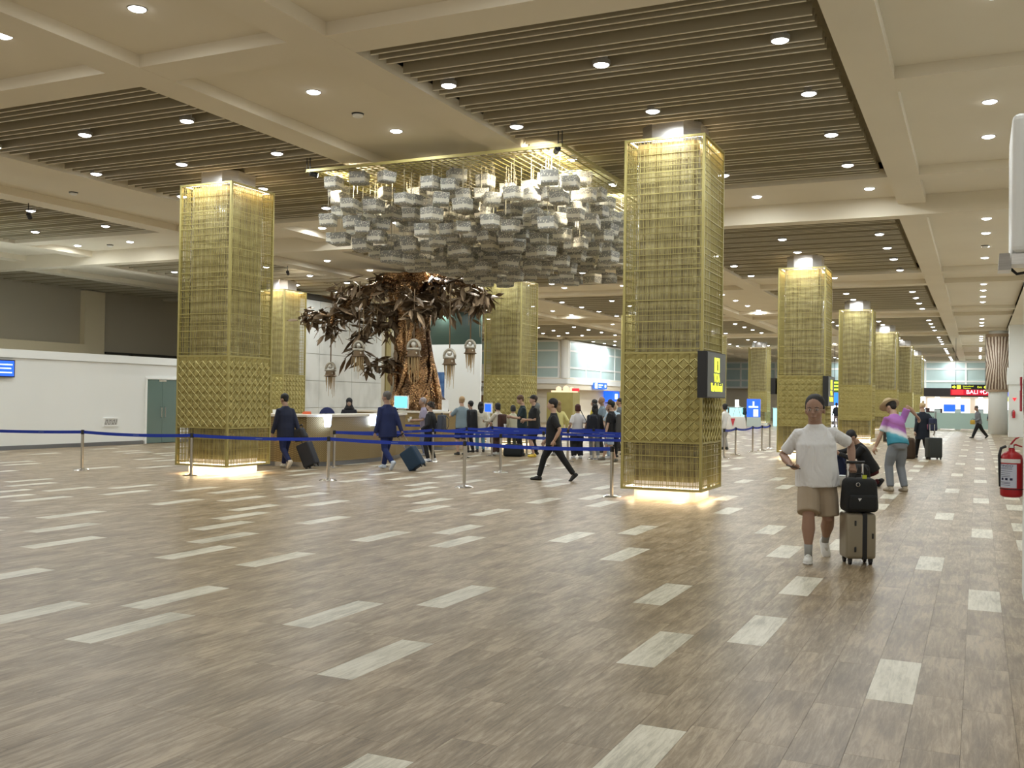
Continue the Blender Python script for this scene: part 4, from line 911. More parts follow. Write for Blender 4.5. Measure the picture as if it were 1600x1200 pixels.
tag(put('rear_box_lanterns', bulk, 'boxcloth', ch), kind='stuff'); tag(put('wires', wires, solid((0.5, 0.45, 0.33)), ch), kind='stuff')
def spotlamp(x, y, z, lbl, tgt, power, col, vis=True):
    g = root('track_spotlight', (x, y, z)); tag(g, lbl, 'spotlight', 'track spotlights')
    d = (Vector(tgt)-Vector((x, y, z))).normalized()
    put('spot_can', MB().tube([(0, 0, 0), tuple(d*0.14)], 0.05, 12), 'black', g); put('spot_lens', MB().tube([tuple(d*0.141), tuple(d*0.146)], 0.042, 12), 'lens', g)
    put('spot_stem', MB().tube([(0, 0, 0), (0, 0, max(0.1, (5.93 if y < 22 else 5.72)-z))], 0.01, 6), 'black', g)
    l = bpy.data.lights.new('spot_light', 'SPOT'); l.energy = power; l.color = col; l.spot_size = 1.5; l.spot_blend = 0.6; l.shadow_soft_size = 0.05
    o = bpy.data.objects.new('spot_light', l); COL.objects.link(o); o.location = Vector((x, y, z))+d*0.17; o.rotation_euler = d.to_track_quat('-Z', 'Y').to_euler()
spotlamp(-6.2, 14.95, 5.62, 'track spotlight at the near right corner of the hanging box cloud', (-8.6, 18.0, 4.9), 620, (1, .88, .66))
spotlamp(-11.1, 14.95, 5.62, 'track spotlight at the near left corner of the hanging box cloud', (-8.8, 18.0, 4.9), 620, (1, .88, .66))
spotlamp(-11.15, 21.6, 5.6, 'track spotlight at the far left corner of the hanging box cloud', (-8.8, 18.6, 4.6), 620, (1, .88, .66))
spotlamp(-6.15, 21.6, 5.6, 'track spotlight at the far right corner of the hanging box cloud', (-8.6, 18.6, 4.6), 620, (1, .88, .66))
spotlamp(-19.6, 15.9, 5.6, 'pair of small spotlights hanging from the left slatted bay', (-22, 20, 2.5), 40, (1, .9, .75))
spotlamp(-19.5, 25.2, 5.4, 'small spotlight hanging above the information desk', (-23.5, 33, 2.0), 110, (1, .92, .8))
def detector(x, y, z, lbl):
    g = root('smoke_detector', (x, y, z)); tag(g, lbl, 'smoke detector'); put('detector_base', MB().lathe([(0.09, -0.02), (0.10, 0)], 16), 'black', g); put('detector_body', MB().lathe([(0.06, -0.06), (0.085, -0.045), (0.085, -0.02)], 16), 'frame_white', g)
detector(-8.9, 13.2, ZC1, 'smoke detector between the two near coffer downlights'); detector(-18.3, 16.0, ZC1, 'white smoke detector in the left coffer strip'); detector(0.14, 29.0, ZC2, 'flat smoke detector between the right aisle downlights'); detector(-23.7, 22.1, ZC1, 'dark smoke detector between two downlights at the left')

# ---------------------------------------------------------------- copper tree
TX, TY = -16.75, 28.3
tr = root('copper_tree', (TX, TY, 0)); tag(tr, 'huge hammered copper tree sculpture rising to the ceiling behind the counter', 'tree sculpture')
rr = random.Random(12)
tk = MB()
def trunk_r(z):
    ks = [(0, 1.25), (0.9, 0.98), (1.4, 0.84), (2.0, 0.66), (2.8, 0.52), (3.6, 0.50), (4.4, 0.62), (5.0, 0.9), (5.55, 1.1)]
    for (a, ra), (b, rb) in zip(ks, ks[1:]):
        if z <= b: return ra+(rb-ra)*(z-a)/(b-a)
    return ks[-1][1]
nz_, na = 46, 48
for i in range(nz_+1):
    z = 5.55*i/nz_; r0 = trunk_r(z); ox = 0.16*math.sin(z*1.1); 
    for j in range(na):
        a = 2*PI*j/na; tw = a*6+z*2.2
        r = r0*(1+0.20*(1-abs(math.sin(tw/2))**.8*1.6)*.8+0.09*math.sin(a*9-z*3.1)+0.05*math.sin(a*3+z*4)+.03*math.sin(z*9+a*4)); tk.v.append((ox+r*math.cos(a), r*math.sin(a)*0.85, z))
for i in range(nz_):
    for j in range(na): q = (j+1) % na; tk.f.append((i*na+j, i*na+q, (i+1)*na+q, (i+1)*na+j))
smooth(put('trunk', tk, 'copper', tr))
def vine(a0, z0, z1, turns, r, nm='vine'):
    pts = []
    for i in range(24):
        t = i/23; z = z0+(z1-z0)*t; a = a0+turns*2*PI*t; R0 = trunk_r(z)*1.12; pts.append((0.16*math.sin(z*1.1)+R0*math.cos(a), R0*math.sin(a)*0.85, z))
    return put(nm, MB().tube(pts, r, 8), 'copper', tr)
for a0, z0, z1, tn, r in ((-2.6, 0.2, 5.3, .35, .09), (-1.4, 0.1, 5.2, -.4, .07), (-0.6, 0.3, 5.4, .3, .1), (-2.0, 1.0, 5.0, -.25, .05), (-1.0, 1.5, 5.0, .5, .045)): smooth(vine(a0, z0, z1, tn, r))
rg = MB(); pts = [(0.42+0.2*math.cos(a), -0.62, 2.25+0.24*math.sin(a)) for a in np.linspace(0, 2*PI, 20)]; rg.tube(pts, 0.035, 7); smooth(put('knot_ring', rg, 'copper', tr))
# branches: (points, radius)
BR = [([(0, 0, 4.9), (-.9, -.5, 5.25), (-1.7, -.9, 4.9), (-2.3, -1.2, 4.2), (-2.5, -1.2, 3.7)], .20),
      ([(-.2, 0, 4.4), (-1.1, -.6, 4.3), (-2.0, -1.0, 4.15), (-2.9, -1.3, 4.25), (-3.35, -1.4, 4.1)], .15),
      ([(-.4, -.2, 3.9), (-1.2, -.8, 3.9), (-1.6, -1.0, 3.3), (-1.5, -.9, 2.7), (-1.0, -.6, 2.55), (-.6, -.4, 2.6)], .11),
      ([(.1, 0, 5.0), (-.5, -1.0, 5.3), (-.6, -1.5, 5.0), (-.7, -1.7, 4.4)], .16),
      ([(.2, 0, 4.9), (.9, -.5, 5.2), (1.8, -.8, 5.15), (2.7, -1.1, 5.05), (3.2, -1.2, 4.6)], .20),
      ([(.3, 0, 4.4), (1.0, -.6, 4.7), (1.6, -.9, 4.3), (2.2, -1.1, 4.6), (2.9, -1.2, 4.45)], .13),
      ([(.1, -.2, 4.6), (.4, -1.1, 4.9), (.9, -1.5, 4.5), (1.0, -1.6, 4.1)], .14),
      ([(0, .2, 5.2), (.3, .9, 5.4), (-.6, 1.3, 5.2)], .14), ([(-1.6, -.9, 4.9), (-2.0, -.6, 5.2), (-2.5, -.6, 5.05)], .08)]
for pts, r in BR:
    pr = [Vector(p) for p in pts]; fine = []
    for i in range(len(pr)-1):
        for t in (0, .33, .66): fine.append(pr[i].lerp(pr[i+1], t)+Vector((rr.uniform(-.05, .05), rr.uniform(-.05, .05), rr.uniform(-.05, .05))))
    fine.append(pr[-1]); n = len(fine)
    smooth(put('branch', MB().tube(fine, [r*(1-0.75*i/(n-1)) for i in range(n)], 8), 'leaf' if r < .16 else 'copper', tr))
# leaves: pointed blades, each large leaf its own part
def leaf_mesh(l, w):
    mb = MB(); ks = [(0, .12), (.25, .85), (.5, 1), (.75, .6), (1, .02)]
    for t, q in ks: z = -0.12*l*t*t; mb.v += [(l*t, -w*q, z), (l*t, 0, z+0.18*w), (l*t, w*q, z)]
    for i in range(4):
        b = 3*i; mb.f += [(b, b+3, b+4, b+1), (b+1, b+4, b+5, b+2)]
    me = mb.mesh('leaf'); me.materials.append(M['leaf']); return me
lms = [leaf_mesh(.46, .085), leaf_mesh(.38, .07), leaf_mesh(.56, .07)]
clusters = []
for pts, r in BR:
    k0 = 1
    for i in range(k0, len(pts)):
        a, b = Vector(pts[i-1]), Vector(pts[i]); m_ = max(1, int((b-a).length/0.35))
        for t in range(m_): clusters.append(a.lerp(b, (t+.5)/m_))
    clusters.append(Vector(pts[-1]))
allv = []
for c in clusters:
    for q in range(20 if c.z < 4.9 else 14):
        az = rr.uniform(0, 2*PI); el = rr.uniform(-1.2, .45)
        allv.append((c+Vector((rr.gauss(0, .16), rr.gauss(0, .16), rr.gauss(0, .15))), az, el, rr.uniform(-.8, .8), rr.randrange(3), rr.uniform(.8, 1.25)))
allv.sort(key=lambda q: q[0].y)
bulk = MB()
for i, (p, az, el, rl, k, s) in enumerate(allv):
    if i < 290:
        o = bpy.data.objects.new('leaf', lms[k]); COL.objects.link(o); o.parent = tr; o.location = p; o.rotation_euler = (rl, -el, az); o.scale = (s, s, s)
    else:
        b = len(bulk.v); mt = Matrix.Translation(p) @ Matrix.Rotation(az, 4, 'Z') @ Matrix.Rotation(-el, 4, 'Y') @ Matrix.Rotation(rl, 4, 'X') @ Matrix.Scale(s, 4)
        bulk.v += [tuple(mt @ v.co) for v in lms[k].vertices]; bulk.f += [tuple(b+i for i in pl.vertices) for pl in lms[k].polygons]
tag(put('rear_leaves', bulk, 'leaf', tr), kind='stuff')
vs = MB()
for i in range(46):
    c = rr.choice(clusters); x, y, z = c.x+rr.gauss(0, .15), c.y+rr.gauss(0, .1), c.z; ln = rr.uniform(.4, 1.1); vs.tube([(x, y, z), (x+rr.uniform(-.03, .03), y, z-ln*.5), (x, y, z-ln)], [.010, .008, .005], 4)
tag(put('hanging_strands', vs, 'straw', tr), kind='stuff')
def tree_lantern(x, y, ztop, zc, s, lbl):
    g = root('tree_lantern', (x, y, zc)); tag(g, lbl, 'lantern', 'ornate lanterns hung from the copper tree')
    smooth(put('lantern_arch', MB().tube([(0.21*s*math.cos(a), 0, 0.10*s+0.24*s*math.sin(a)) for a in np.linspace(0, PI, 12)], 0.05*s, 8).box(-.2*s, .2*s, -.10*s, .10*s, .02*s, .1*s), solid((0.42, 0.38, 0.30), 0.45, 0.3), g))
    for ox_, oz_, r_ in ((0, .2, .09), (-.1, -.07, .08), (.1, -.07, .08)): put('lantern_orb', MB().ball((ox_*s, -.06*s if ox_ else 0, oz_*s), r_*s, 10, 7), solid((0.6, 0.56, 0.48), 0.35, 0.4), g)
    put('lantern_tray', MB().lathe([(.16*s, -.2*s), (.26*s, -.17*s), (.2*s, -.12*s), (.18*s, .02*s)], 14), 'leaf', g)
    fr = MB()
    for i in range(22): a = 2*PI*i/22; l_ = rr.uniform(.3, .55)*s*(1 if i % 3 else 1.5); r0 = .17*s*(1 if i % 2 else .4); fr.tube([(r0*math.cos(a), r0*math.sin(a), -.19*s), (r0*.9*math.cos(a), r0*.9*math.sin(a), -.19*s-l_)], [.018*s, .006*s], 4)
    put('fringe', fr, 'straw', g); put('chain', MB().tube([(0, 0, .33*s), (0, 0, ztop-zc)], .022, 5), 'leaf', g)
tree_lantern(TX-1.0, TY-1.7, 5.2, 2.98, .9, 'ornate lantern hanging before the left side of the copper trunk')
tree_lantern(TX+.95, TY-1.6, 4.9, 2.98, 1.0, 'ornate lantern hanging just right of the copper trunk')
tree_lantern(TX+2.15, TY-1.5, 5.0, 2.72, .9, 'lower ornate lantern of the two hanging at the right of the tree')
tree_lantern(TX+2.65, TY-1.1, 5.0, 3.05, .8, 'upper ornate lantern of the two hanging at the right of the tree')
tree_lantern(TX-2.42, TY-1.2, 3.9, 2.35, .85, 'ornate lantern low on the left under the leaf cluster')
for dx, dy in ((-1.5, -2.2), (1.2, -2.4)):
    l = bpy.data.lights.new('tree_uplight', 'SPOT'); l.energy = 170; l.color = (1, .84, .62); l.spot_size = 1.1; l.spot_blend = .7; l.shadow_soft_size = .08
    o = bpy.data.objects.new('tree_uplight', l); COL.objects.link(o); o.location = (TX+dx, TY+dy+.3, 0.25); o.rotation_euler = (Vector((TX, TY, 1.6))-o.location).to_track_quat('-Z', 'Y').to_euler()
# extra hall lamps outside the view keep the near floor lit
for x in (-20, -14.5, -8.9, -4.4, 0.1, -11.4):
    for y in (-1.5, 2.5, 5.8):
        o = bpy.data.objects.new('lamp_light', LD); COL.objects.link(o); o.location = (x, y, ZC1-0.03)
        downlight(x, y, ZC1, 0.02, 'round downlight over the near part of the hall, outside the view', 'downlights above the view')
# ---------------------------------------------------------------- people
def blob(name, mb, m, parent, voxel=0.014, sm=4, loc=(0, 0, 0)):
    """one continuous surface from overlapping closed shapes"""
    me0 = mb.mesh(name); o = bpy.data.objects.new(name, me0); COL.objects.link(o)
    r = o.modifiers.new('r', 'REMESH'); r.mode = 'VOXEL'; r.voxel_size = voxel; r.use_smooth_shade = True
    s = o.modifiers.new('s', 'SMOOTH'); s.factor = 0.5; s.iterations = sm
    dg = bpy.context.evaluated_depsgraph_get(); me = bpy.data.meshes.new_from_object(o.evaluated_get(dg))
    bpy.data.objects.remove(o); me.name = name; me.materials.clear(); me.shade_smooth()
    return put(name, me, m, parent, loc)
def ik(S, Tg, a, b, hint):
    d = Tg-S; L_ = d.length
    if L_ > (a+b)*0.999: Tg = S+d*((a+b)*0.999/L_); d = Tg-S; L_ = d.length
    x = (a*a-b*b+L_*L_)/(2*L_); h = math.sqrt(max(a*a-x*x, 0)); u = d/L_
    n = Vector(hint)-u*Vector(hint).dot(u)
    n = n.normalized() if n.length > 1e-6 else Vector((0, 1, 0))
    return S+u*x+n*h, Tg
def basis(o, x, y, z): return Matrix(((x.x, y.x, z.x, o.x), (x.y, y.y, z.y, o.y), (x.z, y.z, z.z, o.z), (0, 0, 0, 1)))
def hand_shapes(mb, w, d, n, side, s, curl, detail=True, mirror=1):
    """palm, four fingers of unequal length and a thumb from the palm's side; d along the hand, n out of the palm"""
    d = d.normalized(); n = (n-d*n.dot(d)).normalized(); wd = d.cross(n).normalized()*mirror   # wd points to the thumb side
    k = 8 if detail else 5
    mb.tube([w-d*.02*s, w+d*.02*s, w+d*.055*s, w+d*.088*s], [.026*s, .034*s, .040*s, .034*s], k+2)
    i0 = len(mb.v)-(k+2)*4
    for i in range(i0, len(mb.v)):      # flatten the palm
        p = Vector(mb.v[i])-w; mb.v[i] = tuple(w+p-n*(p.dot(n)*0.48))
    for off, ln, r in ((.030, .072, .0088), (.010, .080, .0092), (-.010, .074, .0088), (-.029, .058, .0078)):
        p = w+d*.078*s+wd*off*s; dr = Vector(d); pts = [p-d*.02*s, p]
        for seg in (.45, .3, .25):
            a = curl*(1.0 if seg > .4 else 1.25); dr = (dr*math.cos(a)+n*math.sin(a)).normalized() if True else dr
            dn = n*math.cos(a)-d*math.sin(a); p = p+dr*ln*seg*s; pts.append(p)
            d_, n_ = dr, None
            n = (n-dr*n.dot(dr)).normalized() if (n-dr*n.dot(dr)).length > 1e-4 else n
        mb.tube(pts, [r*s]*4+[r*.75*s], 7 if detail else 5)
        n = wd.cross(d).normalized()*mirror
    n0 = wd.cross(d).normalized()*mirror
    p = w+d*.022*s+wd*.030*s; t1 = (wd*.75+d*.6+n0*.25).normalized(); t2 = (d*.9+wd*.15+n0*(.35+curl*.4)).normalized()
    mb.tube([p-t1*.012*s, p, p+t1*.034*s, p+t1*.034*s+t2*.032*s], [.013*s, .013*s, .011*s, .008*s], 7 if detail else 5)

def person(lbl, x, y, rz, h, skin, hair, top, legs, shoes, hands=None, feet=None, lean=0, head=(0, 0), bulk=1.0, style='short', sleeve='short', hem=-0.05, leg='trousers',
           hip=None, vox=0.015, face=False, coat=False, cat='person', pitch=(0, 0), detail=False, base_z=0.0, curl=(.45, .45), hat=None, seated=False, under=None, loose=1.0, side=0.0):
    g = root('person', (x, y, base_z), rz); tag(g, lbl, cat)
    H_ = h; hz = (hip if hip else 0.505)*H_; th, sk_, ft = .237*H_, .237*H_, .036*H_
    feet = feet or ((.06, 0, 0), (-.06, 0.02, 0)); hands = hands or ((.165, -.03, .455), (-.165, -.03, .455))
    hipc = Vector((0, 0, hz)); R = Matrix.Rotation(math.radians(lean), 4, 'X') @ Matrix.Rotation(math.radians(side), 4, 'Y')
    Tm = Matrix.Translation(hipc) @ R
    P = lambda a, b, c: Tm @ Vector((a*H_, b*H_, c*H_))
    bw = bulk
    body = MB()
    s0 = len(body.v)
    rings = [(0, .004, -.055, .070, .052), (0, .004, 0, .090*bw, .062*bw), (0, 0, .06, .082*bw, .056*bw), (0, -.002, .12, .076*bw, .053*bw), (0, -.004, .20, .086*bw, .058*bw), (0, 0, .26, .092, .052), (0, .004, .285, .080, .042), (0, .005, .308, .048, .036), (0, .002, .330, .034*bw**.5, .033*bw**.4), (0, -.004, .37, .034*bw**.5, .034)]
    body.loft([tuple(v*H_ for v in q) for q in rings]); body.xf(Tm, s0)
    # head
    Hm = Tm @ Matrix.Translation((0, -.012*H_, (.343 if detail else .357)*H_)) @ Matrix.Rotation(math.radians(-lean*.6+head[1]), 4, 'X') @ Matrix.Rotation(math.radians(head[0]), 4, 'Z')
    s0 = len(body.v); q = H_/1.7*(1.22 if detail else 1.06)
    body.ball((0, .008*q, .118*q), (.074*q, .092*q, .092*q), 18, 12)
    body.ball((0, -.020*q, .062*q), (.060*q, .066*q, .072*q), 16, 10)
    body.ball((0, -.050*q, .018*q), (.032*q, .030*q, .024*q), 10, 8)           # chin
    body.tube([(0, -.088*q, .098*q), (0, -.104*q, .066*q), (0, -.090*q, .056*q)], [.009*q, .014*q, .012*q], 8)     # nose
    for s in (-1, 1):
        body.ball((s*.074*q, .012*q, .078*q), (.010*q, .020*q, .030*q), 8, 6)  # ears
        body.ball((s*.036*q, -.052*q, .064*q), (.026*q, .024*q, .024*q), 8, 6)  # cheeks
        body.ball((s*.03*q, -.076*q, .106*q), (.026*q, .012*q, .007*q), 8, 5)
    body.tube([(-.020*q, -.080*q, .036*q), (0, -.088*q, .038*q), (.020*q, -.080*q, .036*q)], [.005*q, .009*q, .005*q], 7)
    body.xf(Hm, s0)
    # legs
    lk = .68 if leg in ('trousers', 'cropped') else 1.0; ak = .78 if sleeve == 'long' else 1.0
    ank = []; knees = []; shoe_f = []
    for i, s in enumerate((1, -1)):
        fx, fy, fz = feet[i]; A = Vector((fx*H_, fy*H_, (fz+.036)*H_)); S = Vector((s*.047*H_, 0, hz-.01*H_))
        K, A = ik(S, A, th, sk_, (s*.08, -1, 0.0)); ank.append(A); knees.append(K)
        body.tube([S+Vector((0, 0, .02*H_)), S.lerp(K, .45), K, K.lerp(A, .32)+Vector((0, .006*H_, 0)), K.lerp(A, .7), A], [.048*H_*lk, .046*H_*lk, .031*H_*bw**.5*lk, .035*H_*bw**.5*lk, .024*H_*lk, .019*H_], 12)
        pt = math.radians(pitch[i]); f = Vector((s*.12, -math.cos(pt), -math.sin(pt))).normalized(); shoe_f.append(f)
        body.tube([A+Vector((0, .004*H_, 0)), A+f*.022*H_-Vector((0, 0, .016*H_))], [.018*H_, .015*H_], 8)
    # arms
    wr = []
    hb = MB()
    for i, s in enumerate((1, -1)):
        S = P(s*.094*(.85+.15*bw), .004, .262); Tg = Vector(hands[i][:3])*H_
        hint = hands[i][3:6] if len(hands[i]) > 3 else (s*.35, 1, -.15)
        E_, Wp = ik(S, Tg, .168*H_, .150*H_, hint); wr.append((S, E_, Wp))
        body.tube([P(s*.06, .004, .262), S, S.lerp(E_, .5), E_, E_.lerp(Wp, .35), Wp], [.032*H_*ak, .032*H_*ak, .027*H_*bw**.4*ak, .022*H_*bw**.4*ak, .024*H_*bw**.4*ak, .0165*H_], 10)
        d = (Wp-E_).normalized(); n = Vector((-s, 0.0, 0.0)) if abs(d.x) < .8 else Vector((0, 0, -1))
        if len(hands[i]) > 6: n = Vector(hands[i][6:9])
        hand_shapes(body if detail else hb, Wp, d, n, s, H_/1.7, curl[i], detail, 1 if s > 0 else -1)
    sk = solid(skin, 0.55)
    b = blob('body', body, sk, g, vox if not detail else 0.0062, 3 if not detail else 4)
    if not detail:     # the hands keep separate fingers: joined to the same mesh, rooted inside the wrist
        bm = bmesh.new(); bm.from_mesh(b.data); tmp = hb.mesh('tmp', True); bm.from_mesh(tmp); bm.to_mesh(b.data); bm.free(); bpy.data.meshes.remove(tmp); b.data.shade_smooth()
    # trousers or shorts
    if leg != 'none':
        t = MB(); s0 = len(t.v); o_ = .010
        t.loft([tuple(v*H_ for v in q_) for q_ in [(0, .006, -.075, .060, .050), (0, .006, -.03, .084*bw**.75+o_, .058*bw**.9+o_), (0, .004, 0.02, .086*bw**.75+o_, .058*bw+o_*.5), (0, 0, .06, .080*bw**.75+o_*.5, .052*bw)]]); t.xf(Tm, s0)
        for i, s in enumerate((1, -1)):
            K, A = knees[i], ank[i]; S = Vector((s*.047*H_, 0, hz-.01*H_)); lo = loose
            if leg == 'shorts':
                end = S.lerp(K, .93); t.tube([S+Vector((0, 0, .01*H_)), S.lerp(K, .5), end], [.052*bw**.6*H_, .053*bw**.6*H_*lo, .052*bw**.6*H_*lo], 14)
            elif leg == 'trousers':
                t.tube([S+Vector((0, 0, .01*H_)), S.lerp(K, .5), K, K.lerp(A, .5), K.lerp(A, .93)], [.052*bw**.6*H_, .050*bw**.6*H_*lo, .040*H_*lo, .036*H_*lo, .032*H_*lo], 14)
            elif leg == 'cropped':
                t.tube([S+Vector((0, 0, .01*H_)), S.lerp(K, .5), K, K.lerp(A, .6)], [.057*bw*H_, .051*bw*H_, .042*H_*lo, .040*H_*lo], 14)
        if leg == 'skirt':
            m_ = (ank[0]+ank[1])/2; t.loft([(m_.x*.6, m_.y*.6, hz-.36*H_, .105*H_, .09*H_), (0, 0, hz-.2*H_, .10*H_, .08*H_), (0, 0, hz+.03*H_, .094*H_, .068*H_)])
        blob({'shorts': 'shorts', 'skirt': 'skirt'}.get(leg, 'trousers'), t, legs if not isinstance(legs, tuple) else solid(legs, .85), g, vox*.85 if not detail else .011, 3)
    # top
    if top is not None:
        t = MB(); s0 = len(t.v); o_ = .013 if not coat else .018
        t.loft([tuple(v*H_ for v in q_) for q_ in [(0, .002, hem, (.096*bw**.75+o_), .070*bw+o_), (0, .0, .03, .094*bw**.75+o_, .070*bw+o_), (0, -.004, .10, .088*bw**.75+o_, .064*bw+o_), (0, -.004, .20, .090*bw**.6+o_, .061*bw+o_), (0, 0, .255, .094+o_*.5, .054+o_*.6), (0, .004, .285, .084, .047), (0, .004, .305, .060, .042), (0, .004, .322, .044, .037)]]); t.xf(Tm, s0)
        for i, s in enumerate((1, -1)):
            S, E_, Wp = wr[i]
            if sleeve == 'short': t.tube([P(s*.05, .004, .262), S, S.lerp(E_, .45), S.lerp(E_, .82)], [.036*H_, .039*H_, .037*H_, .038*H_], 12)
            elif sleeve == 'long': t.tube([P(s*.05, .004, .262), S, S.lerp(E_, .5), E_, E_.lerp(Wp, .5), E_.lerp(Wp, .97)], [.040*H_, .041*H_, .037*H_, .031*H_, .028*H_, .025*H_], 12)
        blob('coat' if coat else 'shirt', t, top if not isinstance(top, tuple) else solid(top, .85), g, vox*.85 if not detail else .009, 3)
    # hair
    if hair is not None:
        t = MB(); s0 = len(t.v)
        if style == 'short': t.ball((0, .022*q, .140*q), (.085*q, .097*q, .088*q), 16, 10); t.ball((0, .050*q, .085*q), (.062*q, .052*q, .060*q), 12, 8)
        elif style == 'cropped': t.ball((0, .024*q, .140*q), (.0815*q, .094*q, .084*q), 20, 12); t.ball((0, .052*q, .09*q), (.062*q, .050*q, .058*q), 12, 8); [t.ball((s_*.070*q, .008*q, .112*q), (.012*q, .030*q, .030*q), 8, 6) for s_ in (-1, 1)]
        elif style in ('long', 'veryl'):
            t.ball((0, .020*q, .134*q), (.084*q, .094*q, .086*q), 16, 10); ln = .20 if style == 'long' else .40
            t.tube([(0, .045*q, .10*q), (0, .075*q, .0), (0, .080*q, -ln*.5*q), (0, .075*q, -ln*q)], [.072*q, .078*q, .068*q, .035*q], 12, (1, .55))
            for s in (-1, 1): t.tube([(s*.070*q, -.01*q, .12*q), (s*.078*q, .0, .05*q), (s*.075*q, .02*q, -.05*q)], [.022*q, .024*q, .016*q], 8)
        elif style == 'curly':
            rr_ = random.Random(int(x*10)); t.ball((0, .020*q, .13*q), (.086*q, .096*q, .090*q), 14, 9)
            for i in range(22): a = rr_.uniform(0, PI*2); zz = rr_.uniform(.04, .21); t.ball((.075*q*math.cos(a), .02*q+abs(.085*q*math.sin(a))*(1 if zz < .14 else math.copysign(1, math.sin(a))), zz*q), .027*q, 7, 5)
        elif style == 'bob':
            t.ball((0, .020*q, .132*q), (.088*q, .098*q, .088*q), 16, 10); t.loft([(0, .04*q, -.0*q, .080*q, .062*q), (0, .03*q, .05*q, .090*q, .078*q), (0, .025*q, .12*q, .086*q, .085*q)])
        elif style == 'bun': t.ball((0, .018*q, .134*q), (.081*q, .093*q, .085*q), 16, 10); t.ball((0, .055*q, .235*q), .038*q, 10, 7)
        elif style == 'hijab':
            t.ball((0, .018*q, .128*q), (.092*q, .100*q, .096*q), 16, 10); t.loft([(0, .0, -.10*q, .15*q, .085*q), (0, .01*q, -.05*q, .12*q, .09*q), (0, .025*q, .02*q, .085*q, .075*q), (0, .03*q, .1*q, .085*q, .075*q)])
        t.xf(Hm, s0); hv = blob('hair' if style != 'hijab' else 'head_scarf', t, solid(hair, .7), g, vox*.7 if not detail else .008, 2)
    if hat == 'cap':
        t = MB(); s0 = 0; t.ball((0, .012*q, .150*q), (.085*q, .098*q, .080*q), 16, 10); t.tube([(0, -.06*q, .160*q), (0, -.16*q, .150*q)], [.062*q, .048*q], 10, (1, .16)); t.xf(Hm); blob('cap', t, solid((.02, .018, .016), .8), g, .010, 2)
    if hat == 'straw':
        t = MB(); t.lathe([(.17*q, .150*q), (.172*q, .158*q), (.10*q, .166*q), (.096*q, .170*q), (.090*q, .235*q), (.070*q, .262*q), (.03*q, .266*q)], 26); t.xf(Hm @ Matrix.Rotation(math.radians(6), 4, 'X')); smooth(put('straw_hat', t, solid((.52, .40, .23), .85), g))
        t = MB(); t.lathe([(.101*q, .172*q), (.099*q, .200*q)], 26); t.xf(Hm @ Matrix.Rotation(math.radians(6), 4, 'X')); put('hat_band', t, solid((.62, .54, .38), .8), g)
    # eyes, brows, mouth where the face is seen
    if face:
        e = MB(); w_ = MB(); bmb = MB(); lp = MB()
        for s in (-1, 1):
            w_.ball((s*.030*q, -.0775*q, .092*q), (.0125*q, .0070*q, .0055*q), 10, 7); e.ball((s*.030*q, -.0822*q, .092*q), (.0052*q, .003*q, .0052*q), 8, 6)
            bmb.tube([(s*.014*q, -.0895*q, .111*q), (s*.030*q, -.0885*q, .1155*q), (s*.048*q, -.077*q, .110*q)], [.0024*q, .0036*q, .0018*q], 6)
        lp.tube([(-.021*q, -.0845*q, .035*q), (0, -.0935*q, .037*q), (.021*q, -.0845*q, .035*q)], [.002*q, .0045*q, .002*q], 6)
        for nm, mb_, c_ in (('eye_white', w_, (.75, .73, .70)), ('iris', e, (.015, .01, .008)), ('eyebrow', bmb, (.02, .015, .012)), ('lips', lp, tuple(v*.75 for v in skin))):
            mb_.xf(Hm); put(nm, mb_, solid(c_, .4), g)
    # shoes
    for i, s in enumerate((1, -1)):
        A, f = ank[i], shoe_f[i]; up = Vector((0, 0, 1)); sx = f.cross(up).normalized(); up = sx.cross(f).normalized()
        mb_ = MB(); L0 = H_/1.7
        for yy, r in ((-.062, .030), (-.04, .040), (.0, .044), (.05, .045), (.11, .047), (.155, .040), (.182, .018)):
            pass
        pts = [(0, y_*L0, .030*L0) for y_ in (-.066, -.05, -.01, .05, .11, .155, .178)]; mb_.tube(pts, [r*L0 for r in (.020, .036, .042, .043, .046, .038, .014)], 14)
        for k_ in range(len(mb_.v)):
            a_, b_, c_ = mb_.v[k_]; c_ = max(c_, 0.0); c_ = c_*(1.15 if b_ < .02*L0 else 1.05 if b_ < .07*L0 else .78); mb_.v[k_] = (a_, b_, c_)
        mb_.tube([(0, .0*L0, .03*L0), (0, -.012*L0, .075*L0), (0, -.022*L0, .092*L0)], [.043*L0, .040*L0, .037*L0], 14); mb_.tube([(0, .0, .06*L0), (0, .06*L0, .052*L0), (0, .11*L0, .038*L0)], [.032*L0, .028*L0, .022*L0], 10)
        m_ = basis(A-up*.036*H_, sx, f, up)
        mb_.xf(m_); sh = smooth(put('shoe', mb_, solid(shoes, .55), g))
        if detail:
            so = MB(); so.tube([(0, y_*L0, .008*L0) for y_ in (-.07, -.05, -.01, .05, .11, .16, .182)], [r*L0 for r in (.020, .038, .043, .044, .048, .040, .016)], 14)
            for k_ in range(len(so.v)): a_, b_, c_ = so.v[k_]; so.v[k_] = (a_, b_, min(max(c_, -.002*L0), .018*L0))
            so.xf(m_); put('sole', so, solid((.80, .80, .78), .6), sh)
            la = MB()
            for yy in (.035, .05, .065, .08): la.tube([(-.02*L0, yy*L0, .068*L0), (.0, yy*L0, .082*L0), (.02*L0, yy*L0, .068*L0)], .0035*L0, 5)
            la.xf(m_); put('laces', la, solid((.85, .85, .83), .8), sh)
    return g, dict(P=P, Hm=Hm, q=q, ank=ank, knees=knees, wr=wr, Tm=Tm, H=H_)

